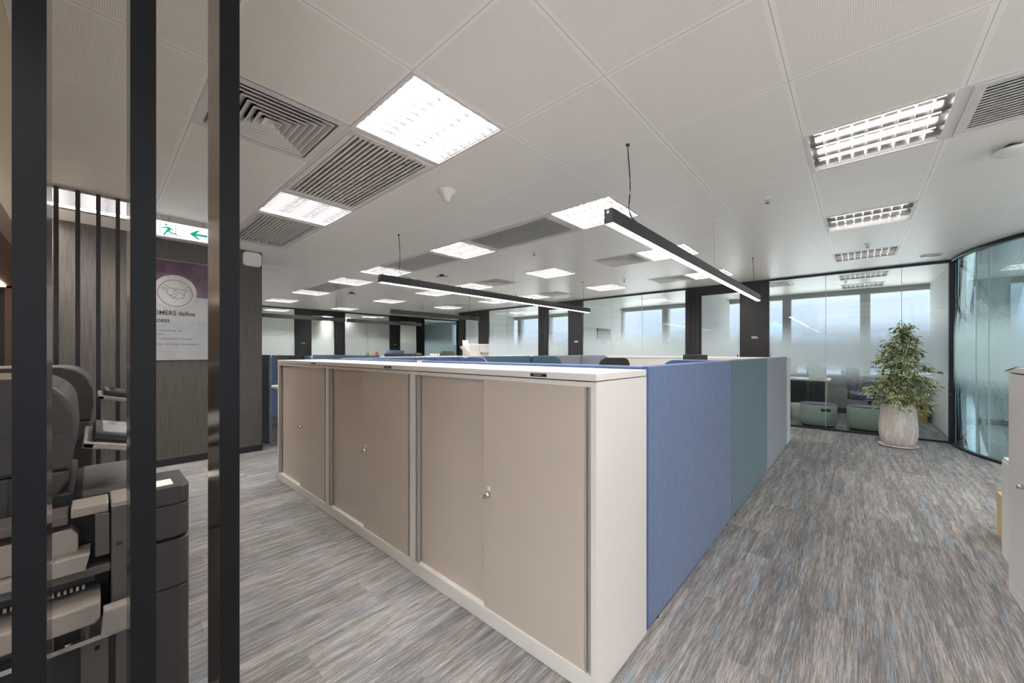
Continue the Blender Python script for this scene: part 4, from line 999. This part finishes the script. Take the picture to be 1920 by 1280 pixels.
ln([(-.075, .075), (-.045, .048), (-.05, .03), (-.085, .055)]); ln([(-.10, .045), (-.06, .02)]); ln([(.095, .07), (.06, .03), (.07, .015), (.11, .04)])
ln([(-.045, .045), (-.005, .045), (.03, .04), (.06, .035)]); ln([(-.055, .02), (-.06, 0), (-.035, -.03), (-.02, -.05), (.0, -.045), (.02, -.06), (.035, -.045), (.055, -.045), (.065, -.02), (.05, .0), (.0, .02)])
ln([(-.035, -.03), (-.01, -.005), (.015, -.005)]); ln([(-.02, -.05), (.01, -.02)]); ln([(.0, .02), (-.02, .01), (-.01, .03), (.02, .045)]); ln([(.065, -.02), (.07, .01)])
b.done('handshake', M['ink'], r)
RT = (PI/2, 0, PI/2)
text('CUSTOMERS define', .070, (.008, .268, 1.655), RT, M['ink'], r, 'headline', .0012, .86)
text('our success', .070, (.008, .268, 1.575), RT, M['ink'], r, 'headline', .0012, .86)
for k, (s_, z) in enumerate((('to keep our promises to', 1.475), ('our customers.', 1.437), ('to earn our customers\u2019 loyalty.', 1.385), ('to create value for our customers.', 1.327))):
    text(s_, .033, (.008, .278, z), RT, M['inkgrey'], r, 'body_text', .0002, 1.15)
text('\u2014\u2014', .012, (.008, .93, 1.185), RT, M['inkgrey'], r, 'footer')
b = B().bm; wv = []      # reflections are real: the sheet has a glossy wavy film
nY, nZ = 26, 34
for i in range(nY+1):
    wv.append([b.verts.new((.0125+.0045*math.sin(i*.9+j*.35)*math.sin(j*.55+1), Y0+(Y1-Y0)*i/nY, Z0+(Z1-Z0)*j/nZ)) for j in range(nZ+1)])
for i in range(nY):
    for j in range(nZ):
        f_ = b.faces.new((wv[i][j], wv[i+1][j], wv[i+1][j+1], wv[i][j+1])); f_.smooth = True
me = bpy.data.meshes.new('plastic_film'); b.to_mesh(me); b.free()
link('plastic_film', me, glass_mat('clear_wavy_film', (.97, .97, .97), None), r)

r = empty('exit_sign', (-4.70, 0, 0), 0, 'backlit exit sign with green running figure and left arrow', 'exit sign')
ya, yb, za, zb = .36, .82, 2.302, 2.452
B().box(-.05, .0, ya, yb, za, zb, bev=.003).done('case', M['white'], r)
B().box(.0, .002, ya+.004, yb-.004, za+.012, zb-.004).done('sign_face', M['exitface'], r)
B().box(-.03, -.02, ya+.1, ya+.11, zb, ZC).done('hanger', M['rail'], r); B().box(-.03, -.02, yb-.11, yb-.10, zb, ZC).done('hanger', M['rail'], r)
B().box(-.055, .004, ya, yb, za-.008, za+.004, bev=.002).done('bottom_trim', M['rail'], r)
B().lathe([(.012, -.02), (.014, 0)], cx=.0, cy=ya+.02, n=12).done('test_switch', M['copierd'], r).location = (0, 0, za-.01)
def poly(pts, x, b): b.prism(pts, 'x', x, x+.0012)
b = B(); c = (.455, 2.375); 
def man(u, v): return (c[0]+u*.058, c[1]+v*.058)
# door outline, head, torso, limbs
b.lathe([(.0085, .002), (.0085, .0032)], n=16).rot(PI/2, 'Y', (0, 0, 0))
for v in b.bm.verts: v.co.y += man(-.25, .78)[0]; v.co.z += man(-.25, .78)[1]
poly([man(-.25, .5), man(.18, .45), man(.30, .1), man(.05, -.25), man(-.22, -.1), man(-.1, .2)], .002, b)
poly([man(-.1, .48), man(-.8, .25), man(-.8, .1), man(-.15, .26)], .002, b); poly([man(.1, .45), (man(.62, .1)), man(.55, -.02), man(.0, .25)], .002, b)
poly([man(-.15, -.05), man(-.45, -.45), man(-.62, -.95), man(-.40, -.95), man(-.22, -.5), man(.15, -.15)], .002, b); poly([man(.05, -.02), man(.45, -.35), man(1.0, -.38), man(1.0, -.56), man(.40, -.55), man(-.05, -.22)], .002, b)
b.done('running_figure', M['exitgreen'], r)
b = B()
b.box(.002, .0032, c[0]-.058, c[0]-.054, c[1]-.055, c[1]+.055); b.box(.002, .0032, c[0]+.050, c[0]+.054, c[1]-.045, c[1]+.055)
for k in range(3): b.box(.002, .0032, c[0]+.056+.010*k, c[0]+.061+.010*k, c[1]-.042-.003*k, c[1]-.030-.003*k)
b.done('door_symbol', M['exitgreen'], r)
b = B(); A = (.66, 2.375)
def ar(u, v): return (A[0]+u*.05, A[1]+v*.05)
poly([ar(-1.1, 0), ar(.1, .85), ar(.5, .85), ar(-.15, .2), ar(1.6, .2), ar(1.6, -.2), ar(-.15, -.2), ar(.5, -.85), ar(.1, -.85)], .002, b)
b.done('arrow', M['exitgreen'], r)

r = empty('wall_box', (-5.6, 1.318, 2.40), 0, 'white rounded wireless box high on the end of the veneer wall', 'wireless box')
B().prism(rr(-.095, .095, -.085, .085, .03), 'x', 0, .045, bev=.010).done('cover', M['white'], r); B().box(-.001, .012, -.06, .06, .085, .10, bev=.002).done('mount', M['rail'], r)
